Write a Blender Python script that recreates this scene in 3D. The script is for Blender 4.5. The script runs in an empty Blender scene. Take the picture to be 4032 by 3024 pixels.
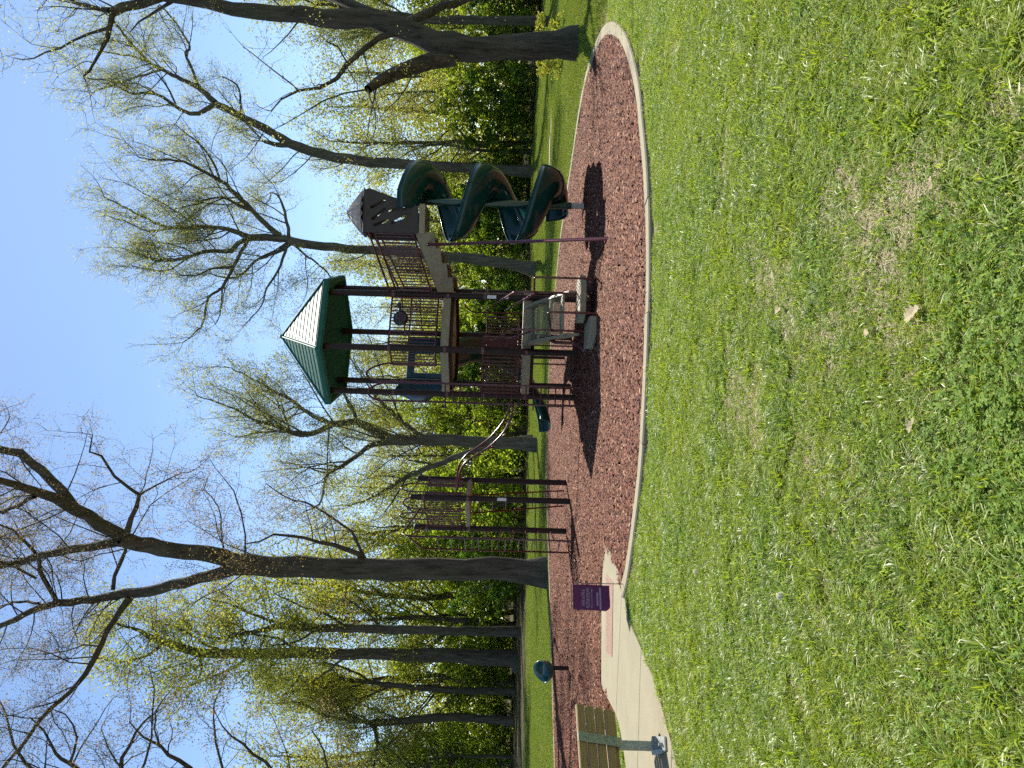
import bpy, bmesh, math, random
import numpy as np
from mathutils import Vector, Matrix

R = math.radians
scene = bpy.context.scene
col = scene.collection

# ------------------------------------------------------------------ camera
EYE = Vector((0, 0, 1.4))
ROLL = 0.03
PITCH = 0.0
cam_d = bpy.data.cameras.new('camera')
cam = bpy.data.objects.new('camera', cam_d)
col.objects.link(cam)
cam_d.sensor_fit = 'HORIZONTAL'
cam_d.sensor_width = 36.0
cam_d.lens = 36.0 * 3028 / 4032
cam_d.clip_start = 0.05
cam_d.clip_end = 3000
fwd = Vector((0, math.cos(PITCH), math.sin(PITCH))).normalized()
rgt = Vector((math.cos(ROLL), 0, math.sin(ROLL)))
upv = rgt.cross(fwd).normalized()
rgt = fwd.cross(upv).normalized()
# the photograph was taken with the phone on its side: picture right = world down
mx, my, mz = -upv, rgt, -fwd
M = Matrix((mx, my, mz)).transposed().to_4x4()
M.translation = EYE
cam.matrix_world = M
scene.camera = cam

# ------------------------------------------------------------------ sky, sun, exposure
SUN = Vector((0.98, 3.85, 5.35)).normalized()
elev = math.asin(SUN.z)
azim = math.atan2(SUN.x, SUN.y)
world = bpy.data.worlds.new('World')
scene.world = world
world.use_nodes = True
wn = world.node_tree.nodes
wl = world.node_tree.links
sky = wn.new('ShaderNodeTexSky')
sky.sky_type = 'NISHITA'
sky.sun_disc = False
sky.sun_elevation = elev
sky.sun_rotation = azim
sky.altitude = 200
sky.air_density = 1.0
sky.dust_density = 0.15
sky.ozone_density = 2.6
wl.new(sky.outputs[0], wn['Background'].inputs[0])
wn['Background'].inputs[1].default_value = 0.097
sl = bpy.data.lights.new('sun', 'SUN')
sl.energy = 4.9
sl.angle = R(0.53)
sl.color = (1.0, 0.95, 0.86)
so = bpy.data.objects.new('sun', sl)
col.objects.link(so)
so.rotation_euler = SUN.to_track_quat('Z', 'Y').to_euler()
so.location = (10, 40, 60)
scene.view_settings.view_transform = 'Standard'
scene.view_settings.look = 'None'
scene.view_settings.exposure = 0.92
scene.view_settings.gamma = 1.0
scene.render.engine = 'CYCLES'
scene.cycles.max_bounces = 5
scene.cycles.diffuse_bounces = 3
scene.cycles.transmission_bounces = 2
scene.cycles.use_adaptive_sampling = True
scene.cycles.adaptive_threshold = 0.03
scene.cycles.transparent_max_bounces = 4
scene.cycles.use_denoising = False

# ------------------------------------------------------------------ materials
def new_mat(name):
    m = bpy.data.materials.new(name)
    m.use_nodes = True
    nt = m.node_tree
    b = nt.nodes['Principled BSDF']
    return m, nt, b

def ramp(nt, fac, stops):
    r = nt.nodes.new('ShaderNodeValToRGB')
    els = r.color_ramp.elements
    while len(els) < len(stops):
        els.new(0.5)
    for e, (p, c) in zip(els, stops):
        e.position = p
        e.color = (*c, 1)
    nt.links.new(fac, r.inputs[0])
    return r.outputs[0]

def noise(nt, scale, detail=3.0, rough=0.6, coord=None, stretch=None):
    n = nt.nodes.new('ShaderNodeTexNoise')
    n.inputs['Scale'].default_value = scale
    n.inputs['Detail'].default_value = detail
    n.inputs['Roughness'].default_value = rough
    if coord is None:
        coord = nt.nodes.new('ShaderNodeNewGeometry').outputs['Position']
    if stretch:
        mp = nt.nodes.new('ShaderNodeMapping')
        mp.inputs['Scale'].default_value = stretch
        nt.links.new(coord, mp.inputs[0])
        coord = mp.outputs[0]
    nt.links.new(coord, n.inputs['Vector'])
    return n.outputs['Fac']

def mixc(nt, fac, a, b, mode='MIX'):
    m = nt.nodes.new('ShaderNodeMix')
    m.data_type = 'RGBA'
    m.blend_type = mode
    for i, v in ((0, fac), (6, a), (7, b)):
        if hasattr(v, 'is_linked') or hasattr(v, 'links'):
            nt.links.new(v, m.inputs[i])
        elif i == 0:
            m.inputs[0].default_value = v
        else:
            m.inputs[i].default_value = (*v, 1)
    return m.outputs[2]

def bump(nt, b, h, strength, dist=0.02):
    n = nt.nodes.new('ShaderNodeBump')
    n.inputs['Strength'].default_value = strength
    n.inputs['Distance'].default_value = dist
    nt.links.new(h, n.inputs['Height'])
    nt.links.new(n.outputs[0], b.inputs['Normal'])

def paint(name, c, rough=0.4, vary=0.25, metal=0.0, coat=0.0, scale=9.0, bumpy=0.0, spec=0.5):
    """painted metal or plastic, with slight blotches of weathering"""
    m, nt, b = new_mat(name)
    f = noise(nt, scale, 4, 0.65)
    lo = tuple(x * (1 - vary) for x in c)
    hi = tuple(min(1, x * (1 + vary) + 0.004) for x in c)
    nt.links.new(ramp(nt, f, [(0.3, lo), (0.7, hi)]), b.inputs['Base Color'])
    rr = nt.nodes.new('ShaderNodeMapRange')
    rr.inputs[3].default_value = rough * 0.8
    rr.inputs[4].default_value = min(1, rough * 1.25)
    nt.links.new(noise(nt, scale * 3, 3), rr.inputs[0])
    nt.links.new(rr.outputs[0], b.inputs['Roughness'])
    b.inputs['Metallic'].default_value = metal
    b.inputs['Coat Weight'].default_value = coat
    b.inputs['Specular IOR Level'].default_value = spec
    if bumpy:
        bump(nt, b, noise(nt, 60, 3), bumpy, 0.01)
    return m

def leafy(name, stops, trans=0.45, rough=0.55, world_scale=0.25, world_mix=None, gloss=0.04):
    """foliage: per-leaf colour from the island's random value, a thin leaf that lets light through"""
    m, nt, b = new_mat(name)
    g = nt.nodes.new('ShaderNodeNewGeometry')
    c = ramp(nt, g.outputs['Random Per Island'], stops)
    if world_mix:
        f = noise(nt, world_scale, 3, 0.6, g.outputs['Position'])
        c = mixc(nt, ramp(nt, f, [(0.40, (0, 0, 0)), (0.62, (1, 1, 1))]), c, mixc(nt, 0.75, c, world_mix))
    d = nt.nodes.new('ShaderNodeBsdfDiffuse')
    t = nt.nodes.new('ShaderNodeBsdfTranslucent')
    nt.links.new(c, d.inputs[0])
    nt.links.new(mixc(nt, 1.0, c, (1.15, 1.12, 0.55), 'MULTIPLY'), t.inputs[0])
    mx_ = nt.nodes.new('ShaderNodeMixShader')
    mx_.inputs[0].default_value = trans
    nt.links.new(d.outputs[0], mx_.inputs[1])
    nt.links.new(t.outputs[0], mx_.inputs[2])
    gl = nt.nodes.new('ShaderNodeBsdfGlossy')
    gl.inputs['Roughness'].default_value = rough
    m2 = nt.nodes.new('ShaderNodeMixShader')
    m2.inputs[0].default_value = gloss
    nt.links.new(mx_.outputs[0], m2.inputs[1])
    nt.links.new(gl.outputs[0], m2.inputs[2])
    nt.links.new(m2.outputs[0], nt.nodes['Material Output'].inputs[0])
    nt.nodes.remove(b)
    return m

MT = {}
MT['post'] = paint('brown_maroon_coating', (0.024, 0.0085, 0.0070), 0.45, 0.25, spec=0.22)
MT['rail'] = paint('maroon_coating', (0.082, 0.0060, 0.0080), 0.26, 0.25, spec=0.45)
MT['redpanel'] = paint('deep_red_plastic', (0.060, 0.0045, 0.007), 0.45, 0.3, spec=0.25)
MT['tan'] = paint('tan_plastic', (0.25, 0.205, 0.120), 0.5, 0.15, bumpy=0.15)
MT['roof'] = paint('green_roof_metal', (0.018, 0.105, 0.078), 0.52, 0.15, spec=0.15)
MT['slide'] = paint('dark_green_plastic', (0.0035, 0.036, 0.029), 0.17, 0.2, spec=0.35)
MT['blue'] = paint('blue_teal_plastic', (0.006, 0.038, 0.066), 0.25, 0.2, spec=0.3)
MT['taupe'] = paint('taupe_plastic', (0.045, 0.033, 0.028), 0.50, 0.15, bumpy=0.1, spec=0.3)
MT['cap'] = paint('pale_taupe_plastic', (0.13, 0.11, 0.095), 0.24, 0.12)
MT['galv'] = paint('galvanised_steel', (0.30, 0.31, 0.28), 0.45, 0.3, metal=0.6, scale=30)
MT['white'] = paint('white_sticker', (0.75, 0.74, 0.70), 0.5, 0.08)
MT['dark'] = paint('black_plastic', (0.02, 0.018, 0.022), 0.4, 0.3)
MT['flag'] = paint('purple_cloth', (0.085, 0.010, 0.070), 0.85, 0.12, scale=25)
MT['print'] = paint('lilac_print', (0.36, 0.25, 0.36), 0.8, 0.1)
MT['teal'] = paint('teal_plastic', (0.008, 0.085, 0.085), 0.22, 0.2, coat=0.3)
MT['iron'] = paint('thin_black_iron', (0.03, 0.028, 0.026), 0.5, 0.3)

def bench_wood():
    m, nt, b = new_mat('brown_recycled_plank')
    tc = nt.nodes.new('ShaderNodeTexCoord').outputs['Object']
    f = noise(nt, 30, 4, 0.6, tc, (0.15, 0.15, 3.0))
    nt.links.new(ramp(nt, f, [(0.3, (0.20, 0.125, 0.042)), (0.7, (0.31, 0.205, 0.078))]), b.inputs['Base Color'])
    b.inputs['Roughness'].default_value = 0.55
    bump(nt, b, f, 0.3, 0.004)
    return m
MT['plank'] = bench_wood()

def concrete():
    m, nt, b = new_mat('concrete')
    f = noise(nt, 1.6, 6, 0.7)
    f2 = noise(nt, 45, 4, 0.7)
    f3 = noise(nt, 1.3, 5, 0.65, None, (1.6, 0.8, 1.0))
    c = ramp(nt, f, [(0.3, (0.205, 0.176, 0.105)), (0.7, (0.287, 0.251, 0.155))])
    c = mixc(nt, 0.3, c, ramp(nt, f3, [(0.35, (0.182, 0.157, 0.096)), (0.6, (0.303, 0.266, 0.167))]))
    c = mixc(nt, 0.35, c, ramp(nt, f2, [(0.3, (0.152, 0.131, 0.081)), (0.75, (0.334, 0.296, 0.193))]))
    nt.links.new(c, b.inputs['Base Color'])
    b.inputs['Roughness'].default_value = 0.9
    bump(nt, b, f2, 0.4, 0.004)
    return m
MT['concrete'] = concrete()
MT['tactile'] = paint('faded_red_tile', (0.285, 0.165, 0.115), 0.8, 0.18, scale=14)

def mulch_ground():
    m, nt, b = new_mat('red_mulch')
    f = noise(nt, 26, 5, 0.75)
    f2 = noise(nt, 0.5, 3, 0.6)
    c = ramp(nt, f, [(0.28, (0.028, 0.008, 0.004)), (0.5, (0.102, 0.029, 0.011)), (0.72, (0.180, 0.063, 0.028))])
    c = mixc(nt, ramp(nt, f2, [(0.35, (0, 0, 0)), (0.65, (0.4, 0.4, 0.4))]), c, (0.111, 0.040, 0.019))
    nt.links.new(c, b.inputs['Base Color'])
    b.inputs['Roughness'].default_value = 0.95
    b.inputs['Specular IOR Level'].default_value = 0.15
    bump(nt, b, f, 0.9, 0.03)
    return m
MT['mulch'] = mulch_ground()

def chip_mat():
    m, nt, b = new_mat('red_wood_chip')
    g = nt.nodes.new('ShaderNodeNewGeometry')
    c = ramp(nt, g.outputs['Random Per Island'], [(0.0, (0.028, 0.008, 0.004)), (0.35, (0.089, 0.024, 0.010)), (0.7, (0.149, 0.045, 0.019)), (0.9, (0.230, 0.093, 0.042)), (1.0, (0.414, 0.255, 0.160))])
    nt.links.new(c, b.inputs['Base Color'])
    b.inputs['Roughness'].default_value = 0.8
    b.inputs['Specular IOR Level'].default_value = 0.25
    return m
MT['chip'] = chip_mat()

def soil():
    m, nt, b = new_mat('lawn_soil')
    g = nt.nodes.new('ShaderNodeNewGeometry').outputs['Position']
    f = noise(nt, 6, 6, 0.7, g)
    f2 = noise(nt, 0.30, 4, 0.6, g)
    f3 = noise(nt, 0.9, 4, 0.6, g, (1.0, 0.22, 1.0))
    c = ramp(nt, f, [(0.3, (0.070, 0.085, 0.022)), (0.7, (0.200, 0.190, 0.075))])
    c = mixc(nt, ramp(nt, f2, [(0.40, (0, 0, 0)), (0.65, (0.55, 0.55, 0.55))]), c, (0.23, 0.195, 0.10))
    c = mixc(nt, ramp(nt, f3, [(0.45, (0, 0, 0)), (0.7, (0.45, 0.45, 0.45))]), c, (0.10, 0.145, 0.03))
    nt.links.new(c, b.inputs['Base Color'])
    b.inputs['Roughness'].default_value = 1.0
    b.inputs['Specular IOR Level'].default_value = 0.1
    bump(nt, b, f, 0.8, 0.05)
    return m
MT['soil'] = soil()

def litter():
    m, nt, b = new_mat('leaf_litter')
    g = nt.nodes.new('ShaderNodeNewGeometry').outputs['Position']
    f = noise(nt, 3.0, 6, 0.75, g, (1.0, 0.35, 1.0))
    c = ramp(nt, f, [(0.3, (0.031, 0.026, 0.012)), (0.52, (0.071, 0.061, 0.030)), (0.62, (0.053, 0.065, 0.018)), (0.75, (0.118, 0.096, 0.055))])
    nt.links.new(c, b.inputs['Base Color'])
    b.inputs['Roughness'].default_value = 1.0
    b.inputs['Specular IOR Level'].default_value = 0.1
    bump(nt, b, f, 0.8, 0.08)
    return m
MT['litter'] = litter()

def bark(name, lo, hi, hue=None):
    m, nt, b = new_mat(name)
    tc = nt.nodes.new('ShaderNodeTexCoord').outputs['Object']
    f = noise(nt, 7.0, 6, 0.78, tc, (1.0, 1.0, 0.13))
    f2 = noise(nt, 1.1, 4, 0.6, tc)
    c = ramp(nt, f, [(0.32, lo), (0.68, hi)])
    if hue:
        c = mixc(nt, ramp(nt, f2, [(0.48, (0, 0, 0)), (0.7, (0.6, 0.6, 0.6))]), c, hue)
    nt.links.new(c, b.inputs['Base Color'])
    b.inputs['Roughness'].default_value = 0.95
    b.inputs['Specular IOR Level'].default_value = 0.2
    bump(nt, b, f, 1.0, 0.06)
    return m
MT['bark'] = bark('furrowed_bark', (0.018, 0.015, 0.011), (0.135, 0.115, 0.088), (0.075, 0.080, 0.045))
MT['bark2'] = bark('grey_bark', (0.030, 0.026, 0.020), (0.165, 0.145, 0.115), (0.090, 0.100, 0.060))

MT['grass'] = leafy('grass_blade', [(0.0, (0.070, 0.130, 0.012)), (0.25, (0.155, 0.255, 0.024)), (0.60, (0.250, 0.365, 0.040)), (0.85, (0.350, 0.445, 0.080)), (1.0, (0.54, 0.53, 0.25))], 0.52, 0.42, 1.1, (0.300, 0.370, 0.028), 0.045)
MT['grass_far'] = leafy('mown_grass_blade', [(0.0, (0.060, 0.105, 0.012)), (0.3, (0.120, 0.190, 0.020)), (0.65, (0.190, 0.265, 0.034)), (0.9, (0.260, 0.320, 0.065)), (1.0, (0.40, 0.38, 0.19))], 0.48, 0.5, 0.35, (0.170, 0.215, 0.030), 0.02)
MT['straw'] = leafy('dry_straw', [(0.0, (0.22, 0.17, 0.085)), (0.5, (0.38, 0.31, 0.17)), (1.0, (0.50, 0.43, 0.27))], 0.25, 0.6)
MT['clover'] = leafy('clover_leaf', [(0.0, (0.085, 0.165, 0.020)), (0.6, (0.160, 0.270, 0.036)), (1.0, (0.26, 0.36, 0.08))], 0.40, 0.6, gloss=0.012)
MT['puff'] = leafy('dandelion_puff', [(0.0, (0.6, 0.6, 0.55)), (1.0, (0.78, 0.77, 0.72))], 0.4)
MT['leaf_pale'] = leafy('young_pale_leaf', [(0.0, (0.22, 0.24, 0.075)), (0.5, (0.35, 0.36, 0.130)), (1.0, (0.50, 0.49, 0.23))], 0.60, gloss=0.01)
MT['leaf_yellow'] = leafy('yellow_green_leaf', [(0.0, (0.19, 0.22, 0.030)), (0.5, (0.31, 0.33, 0.055)), (1.0, (0.46, 0.45, 0.12))], 0.60, gloss=0.01)
MT['leaf_bud'] = leafy('pinkish_oak_bud', [(0.0, (0.22, 0.125, 0.10)), (0.5, (0.32, 0.21, 0.16)), (0.75, (0.30, 0.29, 0.12)), (1.0, (0.44, 0.36, 0.23))], 0.5, gloss=0.01)
MT['leaf_green'] = leafy('fresh_green_leaf', [(0.0, (0.10, 0.165, 0.012)), (0.5, (0.235, 0.325, 0.030)), (1.0, (0.39, 0.47, 0.075))], 0.68, gloss=0.008)
MT['leaf_dark'] = leafy('dark_green_leaf', [(0.0, (0.030, 0.075, 0.010)), (0.6, (0.075, 0.150, 0.018)), (1.0, (0.16, 0.25, 0.035))], 0.55, gloss=0.01)

# ------------------------------------------------------------------ helpers
def tag(o, label=None, cat=None, group=None, kind=None):
    for k, v in (('label', label), ('category', cat), ('group', group), ('kind', kind)):
        if v:
            o[k] = v
    return o

def link(o, parent=None):
    col.objects.link(o)
    if parent is not None:
        o.parent = parent
    return o

def empty(name, loc, rz=0.0, parent=None):
    o = bpy.data.objects.new(name, None)
    o.location = loc
    o.rotation_euler = (0, 0, rz)
    o.empty_display_size = 0.2
    link(o, parent)
    return o

def big_mesh(name, verts, quads=None, tris=None, smooth=False):
    """mesh from numpy arrays (verts Nx3, quads Mx4, tris Kx3)"""
    me = bpy.data.meshes.new(name)
    verts = np.asarray(verts, dtype=np.float32)
    q = np.zeros((0, 4), np.int32) if quads is None else np.asarray(quads, np.int32).reshape(-1, 4)
    t = np.zeros((0, 3), np.int32) if tris is None else np.asarray(tris, np.int32).reshape(-1, 3)
    me.vertices.add(len(verts))
    me.vertices.foreach_set('co', verts.ravel())
    loops = np.concatenate([q.ravel(), t.ravel()])
    me.loops.add(len(loops))
    me.loops.foreach_set('vertex_index', loops)
    n = len(q) + len(t)
    me.polygons.add(n)
    start = np.concatenate([np.arange(len(q)) * 4, len(q) * 4 + np.arange(len(t)) * 3]).astype(np.int32)
    me.polygons.foreach_set('loop_start', start)
    if smooth:
        me.polygons.foreach_set('use_smooth', np.ones(n, dtype=bool))
    me.update(calc_edges=True)
    return me

def mobj(name, me, mat, parent=None):
    o = bpy.data.objects.new(name, me)
    for m in (mat if isinstance(mat, (list, tuple)) else [mat]):
        me.materials.append(m)
    return link(o, parent)

class MB:
    """collects boxes, bars, tubes and prisms in world coordinates"""
    def __init__(self):
        self.v, self.f, self.s = [], [], []

    def add(self, vs, fs, smooth=False):
        k = len(self.v)
        self.v += [tuple(p) for p in vs]
        self.f += [tuple(i + k for i in f) for f in fs]
        self.s += [smooth] * len(fs)
        return self

    def prism(self, poly, d):
        """polygon (list of 3-D points) pushed along vector d"""
        n = len(poly)
        a = [Vector(p) for p in poly]
        b = [p + Vector(d) for p in a]
        fs = [tuple(range(n))[::-1], tuple(range(n, 2 * n))]
        fs += [(i, (i + 1) % n, n + (i + 1) % n, n + i) for i in range(n)]
        return self.add(a + b, fs)

    def box(self, c, ax, ay, az):
        """box at centre c with half-axis vectors"""
        c, ax, ay, az = map(Vector, (c, ax, ay, az))
        vs = [c + ax * i + ay * j + az * k for k in (-1, 1) for i, j in ((-1, -1), (1, -1), (1, 1), (-1, 1))]
        return self.add(vs, [(0, 3, 2, 1), (4, 5, 6, 7), (0, 1, 5, 4), (1, 2, 6, 5), (2, 3, 7, 6), (3, 0, 4, 7)])

    def bar(self, a, b, w, h):
        a, b = Vector(a), Vector(b)
        d = b - a
        s = d.cross(Vector((0, 0, 1)))
        s = Vector((1, 0, 0)) if s.length < 1e-5 else s.normalized()
        u = s.cross(d).normalized()
        return self.box((a + b) / 2, d / 2, s * w / 2, u * h / 2)

    def tube(self, pts, r, n=8, cap=True):
        pts = [Vector(p) for p in pts]
        m = len(pts)
        rs = r if isinstance(r, (list, tuple)) else [r] * m
        vs, fs = [], []
        ref = None
        for i, p in enumerate(pts):
            d = (pts[min(i + 1, m - 1)] - pts[max(i - 1, 0)]).normalized()
            if ref is None:
                ref = d.orthogonal().normalized()
            ref = (ref - d * ref.dot(d)).normalized()
            s = d.cross(ref)
            for k in range(n):
                a = 2 * math.pi * k / n
                vs.append(p + (ref * math.cos(a) + s * math.sin(a)) * rs[i])
        for i in range(m - 1):
            for k in range(n):
                k2 = (k + 1) % n
                fs.append((i * n + k, i * n + k2, (i + 1) * n + k2, (i + 1) * n + k))
        self.add(vs, fs, True)
        if cap:
            self.add(vs[:n], [tuple(range(n))[::-1]])
            self.add(vs[-n:], [tuple(range(n))])
        return self

    def build(self, name, mat, parent=None, bevel=0.0):
        me = bpy.data.meshes.new(name)
        off = parent.matrix_world.translation if parent is not None else Vector()
        if parent is not None:
            off = ORG.get(parent.name, Vector())
        vs = [tuple(Vector(p) - off) for p in self.v]
        me.from_pydata(vs, [], self.f)
        me.polygons.foreach_set('use_smooth', self.s)
        me.update()
        if bevel:
            bm = bmesh.new()
            bm.from_mesh(me)
            bmesh.ops.remove_doubles(bm, verts=bm.verts, dist=1e-5)
            bmesh.ops.bevel(bm, geom=bm.edges[:], offset=bevel, segments=1, affect='EDGES')
            bm.to_mesh(me)
            bm.free()
        o = mobj(name, me, mat, parent)
        ORG[o.name] = off
        return o

ORG = {}

def thing(name, loc, label, cat, group=None, kind=None):
    o = empty(name, loc)
    ORG[o.name] = Vector(loc)
    return tag(o, label, cat, group, kind)

def smooth_path(pts, n=6, closed=False):
    """Catmull-Rom through the points"""
    pts = [Vector(p) for p in pts]
    m = len(pts)
    out = []
    rng = range(m if closed else m - 1)
    for i in rng:
        p0 = pts[(i - 1) % m] if closed or i > 0 else pts[0]
        p1, p2 = pts[i], pts[(i + 1) % m]
        p3 = pts[(i + 2) % m] if closed or i + 2 < m else pts[-1]
        for k in range(n):
            t = k / n
            out.append(0.5 * ((2 * p1) + (p2 - p0) * t + (2 * p0 - 5 * p1 + 4 * p2 - p3) * t * t + (3 * p1 - p0 - 3 * p2 + p3) * t ** 3))
    if not closed:
        out.append(pts[-1])
    return out

def terrain(y):
    return 0.022 * min(max(0.0, y - 38.0), 72.0)

def inside(poly, X, Y):
    """numpy point-in-polygon"""
    X, Y = np.asarray(X), np.asarray(Y)
    r = np.zeros(X.shape, bool)
    n = len(poly)
    for i in range(n):
        x1, y1 = poly[i][0], poly[i][1]
        x2, y2 = poly[(i + 1) % n][0], poly[(i + 1) % n][1]
        if y1 == y2:
            continue
        c = ((y1 > Y) != (y2 > Y)) & (X < (x2 - x1) * (Y - y1) / (y2 - y1) + x1)
        r ^= c
    return r

# ------------------------------------------------------------------ the setting: ground, mulch bed, kerb, path
def ground_sheet(name, xs, ys, mat, lift, holes=None):
    vs = [(x, y, terrain(y) + lift) for y in ys for x in xs]
    n = len(xs)
    fs = [(j * n + i, j * n + i + 1, (j + 1) * n + i + 1, (j + 1) * n + i) for j in range(len(ys) - 1) for i in range(n - 1)]
    me = bpy.data.meshes.new(name)
    me.from_pydata(vs, [], fs)
    return mobj(name, me, mat)

g_ = ground_sheet('ground', [-900, -200, -60, -20, 0, 20, 60, 200, 900], [-300, -40, 0, 20, 38, 60, 85, 110, 300, 1200], MT['soil'], 0.0)
tag(g_, 'green lawn ground around the playground', 'ground', kind='structure')
wf = []
rng = random.Random(5)
edge = [(-70, 41.0), (-40, 41.5), (-24, 42.0), (-17, 43.0), (-11, 46.5), (-4, 49), (2, 50), (8, 52), (13, 57), (17, 59), (20, 52), (24, 46), (30, 43), (45, 42), (70, 41)]
ex = smooth_path([(x, y, 0) for x, y in edge], 6)
rows = [0.0, 6.0, 14.0, 30.0, 60.0, 90.0]
vs = []
for p in ex:
    y0 = p.y + rng.uniform(-0.35, 0.35)
    for k in rows:
        vs.append((p.x, y0 + k, terrain(y0 + k) + 0.02 + 0.01 * (k > 0)))
n = len(rows)
fs = [(i * n + j, i * n + j + 1, (i + 1) * n + j + 1, (i + 1) * n + j) for i in range(len(ex) - 1) for j in range(n - 1)]
me = bpy.data.meshes.new('woodland_floor')
me.from_pydata(vs, [], fs)
tag(mobj('woodland_floor', me, MT['litter']), 'brown leaf litter floor under the woodland trees', 'woodland floor', kind='structure')

kerb_pts = [(5.75, 12.6), (5.15, 11.3), (4.40, 10.1), (3.55, 9.15), (2.78, 8.60), (2.17, 8.25), (1.55, 8.05), (0.9, 7.95), (0.18, 7.94), (-0.54, 8.03), (-1.05, 8.2), (-1.6, 8.5), (-2.08, 8.82), (-2.60, 9.25), (-4.05, 9.55), (-4.6, 9.2), (-5.6, 9.0), (-7.2, 10.0), (-9.4, 13.0), (-10.2, 16.5), (-9.55, 19.2), (-8.4, 20.9), (-7.0, 22.7), (-5.6, 24.8), (-4.2, 26.9), (-2.9, 28.4), (-1.0, 29.0), (0.9, 28.2), (2.88, 26.3), (4.3, 23.9), (5.05, 21.6), (5.65, 19.6), (6.15, 18.0), (6.38, 16.6), (6.33, 15.2), (6.08, 13.7)]
KERB = [Vector((x, y, 0)) for x, y in kerb_pts]
ring = smooth_path(KERB, 5, True)
KPOLY = [(p.x, p.y) for p in ring]
nr = len(ring)
nrm = []
for i in range(nr):
    d = (ring[(i + 1) % nr] - ring[i - 1]).normalized()
    nrm.append(Vector((d.y, -d.x, 0)))
# ring runs clockwise or not: make the normal point outwards
area = sum(ring[i].x * ring[(i + 1) % nr].y - ring[(i + 1) % nr].x * ring[i].y for i in range(nr))
if area < 0:
    nrm = [-q for q in nrm]
ke = empty('kerb', (0, 0, 0))
tag(ke, 'pale concrete kerb ring around the red mulch bed', 'kerb', kind='structure')
ORG[ke.name] = Vector()
W = 0.19
seg = 9
skip = [i for i in range(nr) if -4.3 < ring[i].x < -2.25 and ring[i].y < 10.2]
i = 0
while i < nr:
    idx = [k for k in range(i, min(i + seg, nr) + 1)]
    idx = [k % nr for k in idx]
    if not any(k in skip for k in idx[1:-1]):
        vs, fs = [], []
        jz = rng.uniform(-0.006, 0.006)
        for q, k in enumerate(idx):
            p, nn = ring[k], nrm[k]
            if q in (0, len(idx) - 1):
                other = ring[idx[1]] if q == 0 else ring[idx[-2]]
                p = p + (other - p).normalized() * 0.006
            a, b = p - nn * W * 0.0, p + nn * W
            top = 0.050 + jz
            vs += [(a.x, a.y, -0.1), (a.x, a.y, top - 0.012), (a.x + nn.x * 0.012, a.y + nn.y * 0.012, top), (b.x - nn.x * 0.015, b.y - nn.y * 0.015, top), (b.x, b.y, top - 0.015), (b.x, b.y, -0.1)]
        m = len(idx)
        for q in range(m - 1):
            for s in range(5):
                fs.append((q * 6 + s, q * 6 + s + 1, (q + 1) * 6 + s + 1, (q + 1) * 6 + s))
        fs += [tuple(range(6)), tuple(range((m - 1) * 6, m * 6))[::-1]]
        MB().add(vs, fs).build('kerb_segment', MT['concrete'], ke)
    i += seg
mb = MB()
mb.add([(p.x, p.y, 0.012) for p in ring] , [tuple(range(nr))])
tag(mb.build('mulch_bed', MT['mulch']), 'red brown wood mulch bed under the play structure', 'mulch bed', kind='structure')

# concrete path running up to the mulch bed, in slabs
pa = empty('path', (0, 0, 0))
ORG[pa.name] = Vector()
tag(pa, 'pale concrete path leading up to the mulch bed', 'path', kind='structure')
slabs = [
    [(-2.14, 10.98), (-3.1, 11.03), (-4.2, 10.76), (-4.06, 9.95), (-3.96, 9.30), (-2.36, 9.13), (-2.28, 9.35)],
    [(-3.955, 9.285), (-3.98, 8.9), (-4.2, 8.35), (-4.42, 7.72), (-2.62, 7.74), (-2.60, 8.5), (-2.46, 8.86), (-2.365, 9.115)],
    [(-4.425, 7.705), (-4.75, 6.95), (-5.05, 6.22), (-2.88, 6.2), (-2.76, 6.62), (-2.66, 7.1), (-2.62, 7.725)],
    [(-5.055, 6.205), (-5.5, 5.2), (-6.2, 4.1), (-4.05, 3.6), (-3.35, 4.9), (-2.885, 6.185)],
]
SLABS = slabs
for sp in slabs:
    MB().prism([(x, y, -0.08) for x, y in sp], (0, 0, 0.105)).build('slab', MT['concrete'], pa, 0.004)
tp = [(-2.50, 9.86), (-3.42, 9.74), (-3.56, 10.26), (-2.94, 10.50), (-2.58, 10.58)]
mb = MB().prism([(x, y, 0.0255) for x, y in tp], (0, 0, 0.006))
TP = tp
for ix in range(40):
    for iy in range(30):
        x, y = -3.6 + ix * 0.03, 9.7 + iy * 0.03
        if inside(tp, np.array([x]), np.array([y]))[0] and inside(tp, np.array([x - .02]), np.array([y]))[0] and inside(tp, np.array([x + .02]), np.array([y]))[0]:
            mb.add([(x - .009, y - .009, .0315), (x + .009, y - .009, .0315), (x + .009, y + .009, .0315), (x - .009, y + .009, .0315), (x, y, .037)], [(0, 1, 4), (1, 2, 4), (2, 3, 4), (3, 0, 4)])
mb.build('tactile_panel', MT['tactile'], pa)
# far concrete footpath crossing the lawn behind the slide
fp = [(8.6, 33.8), (10.0, 34.0), (11.2, 34.2), (11.2, 35.1), (10.0, 34.9), (8.6, 34.7)]
tag(MB().prism([(x, y, -0.02) for x, y in fp], (0, 0, 0.05)).build('footpath', MT['concrete']), 'short grey concrete strip in the far lawn', 'footpath', kind='structure')

# ------------------------------------------------------------------ the play structure
TC = Vector((0.90, 17.0, 0))
PS = thing('play_structure', TC, 'maroon and green play structure with hexagonal roof and spiral slide on red mulch', 'play structure')
HR = 1.22
def hexpt(k, r, z=0.0):
    a = R(-11 + 60 * k)
    return TC + Vector((r * math.sin(a), -r * math.cos(a), z))
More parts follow.
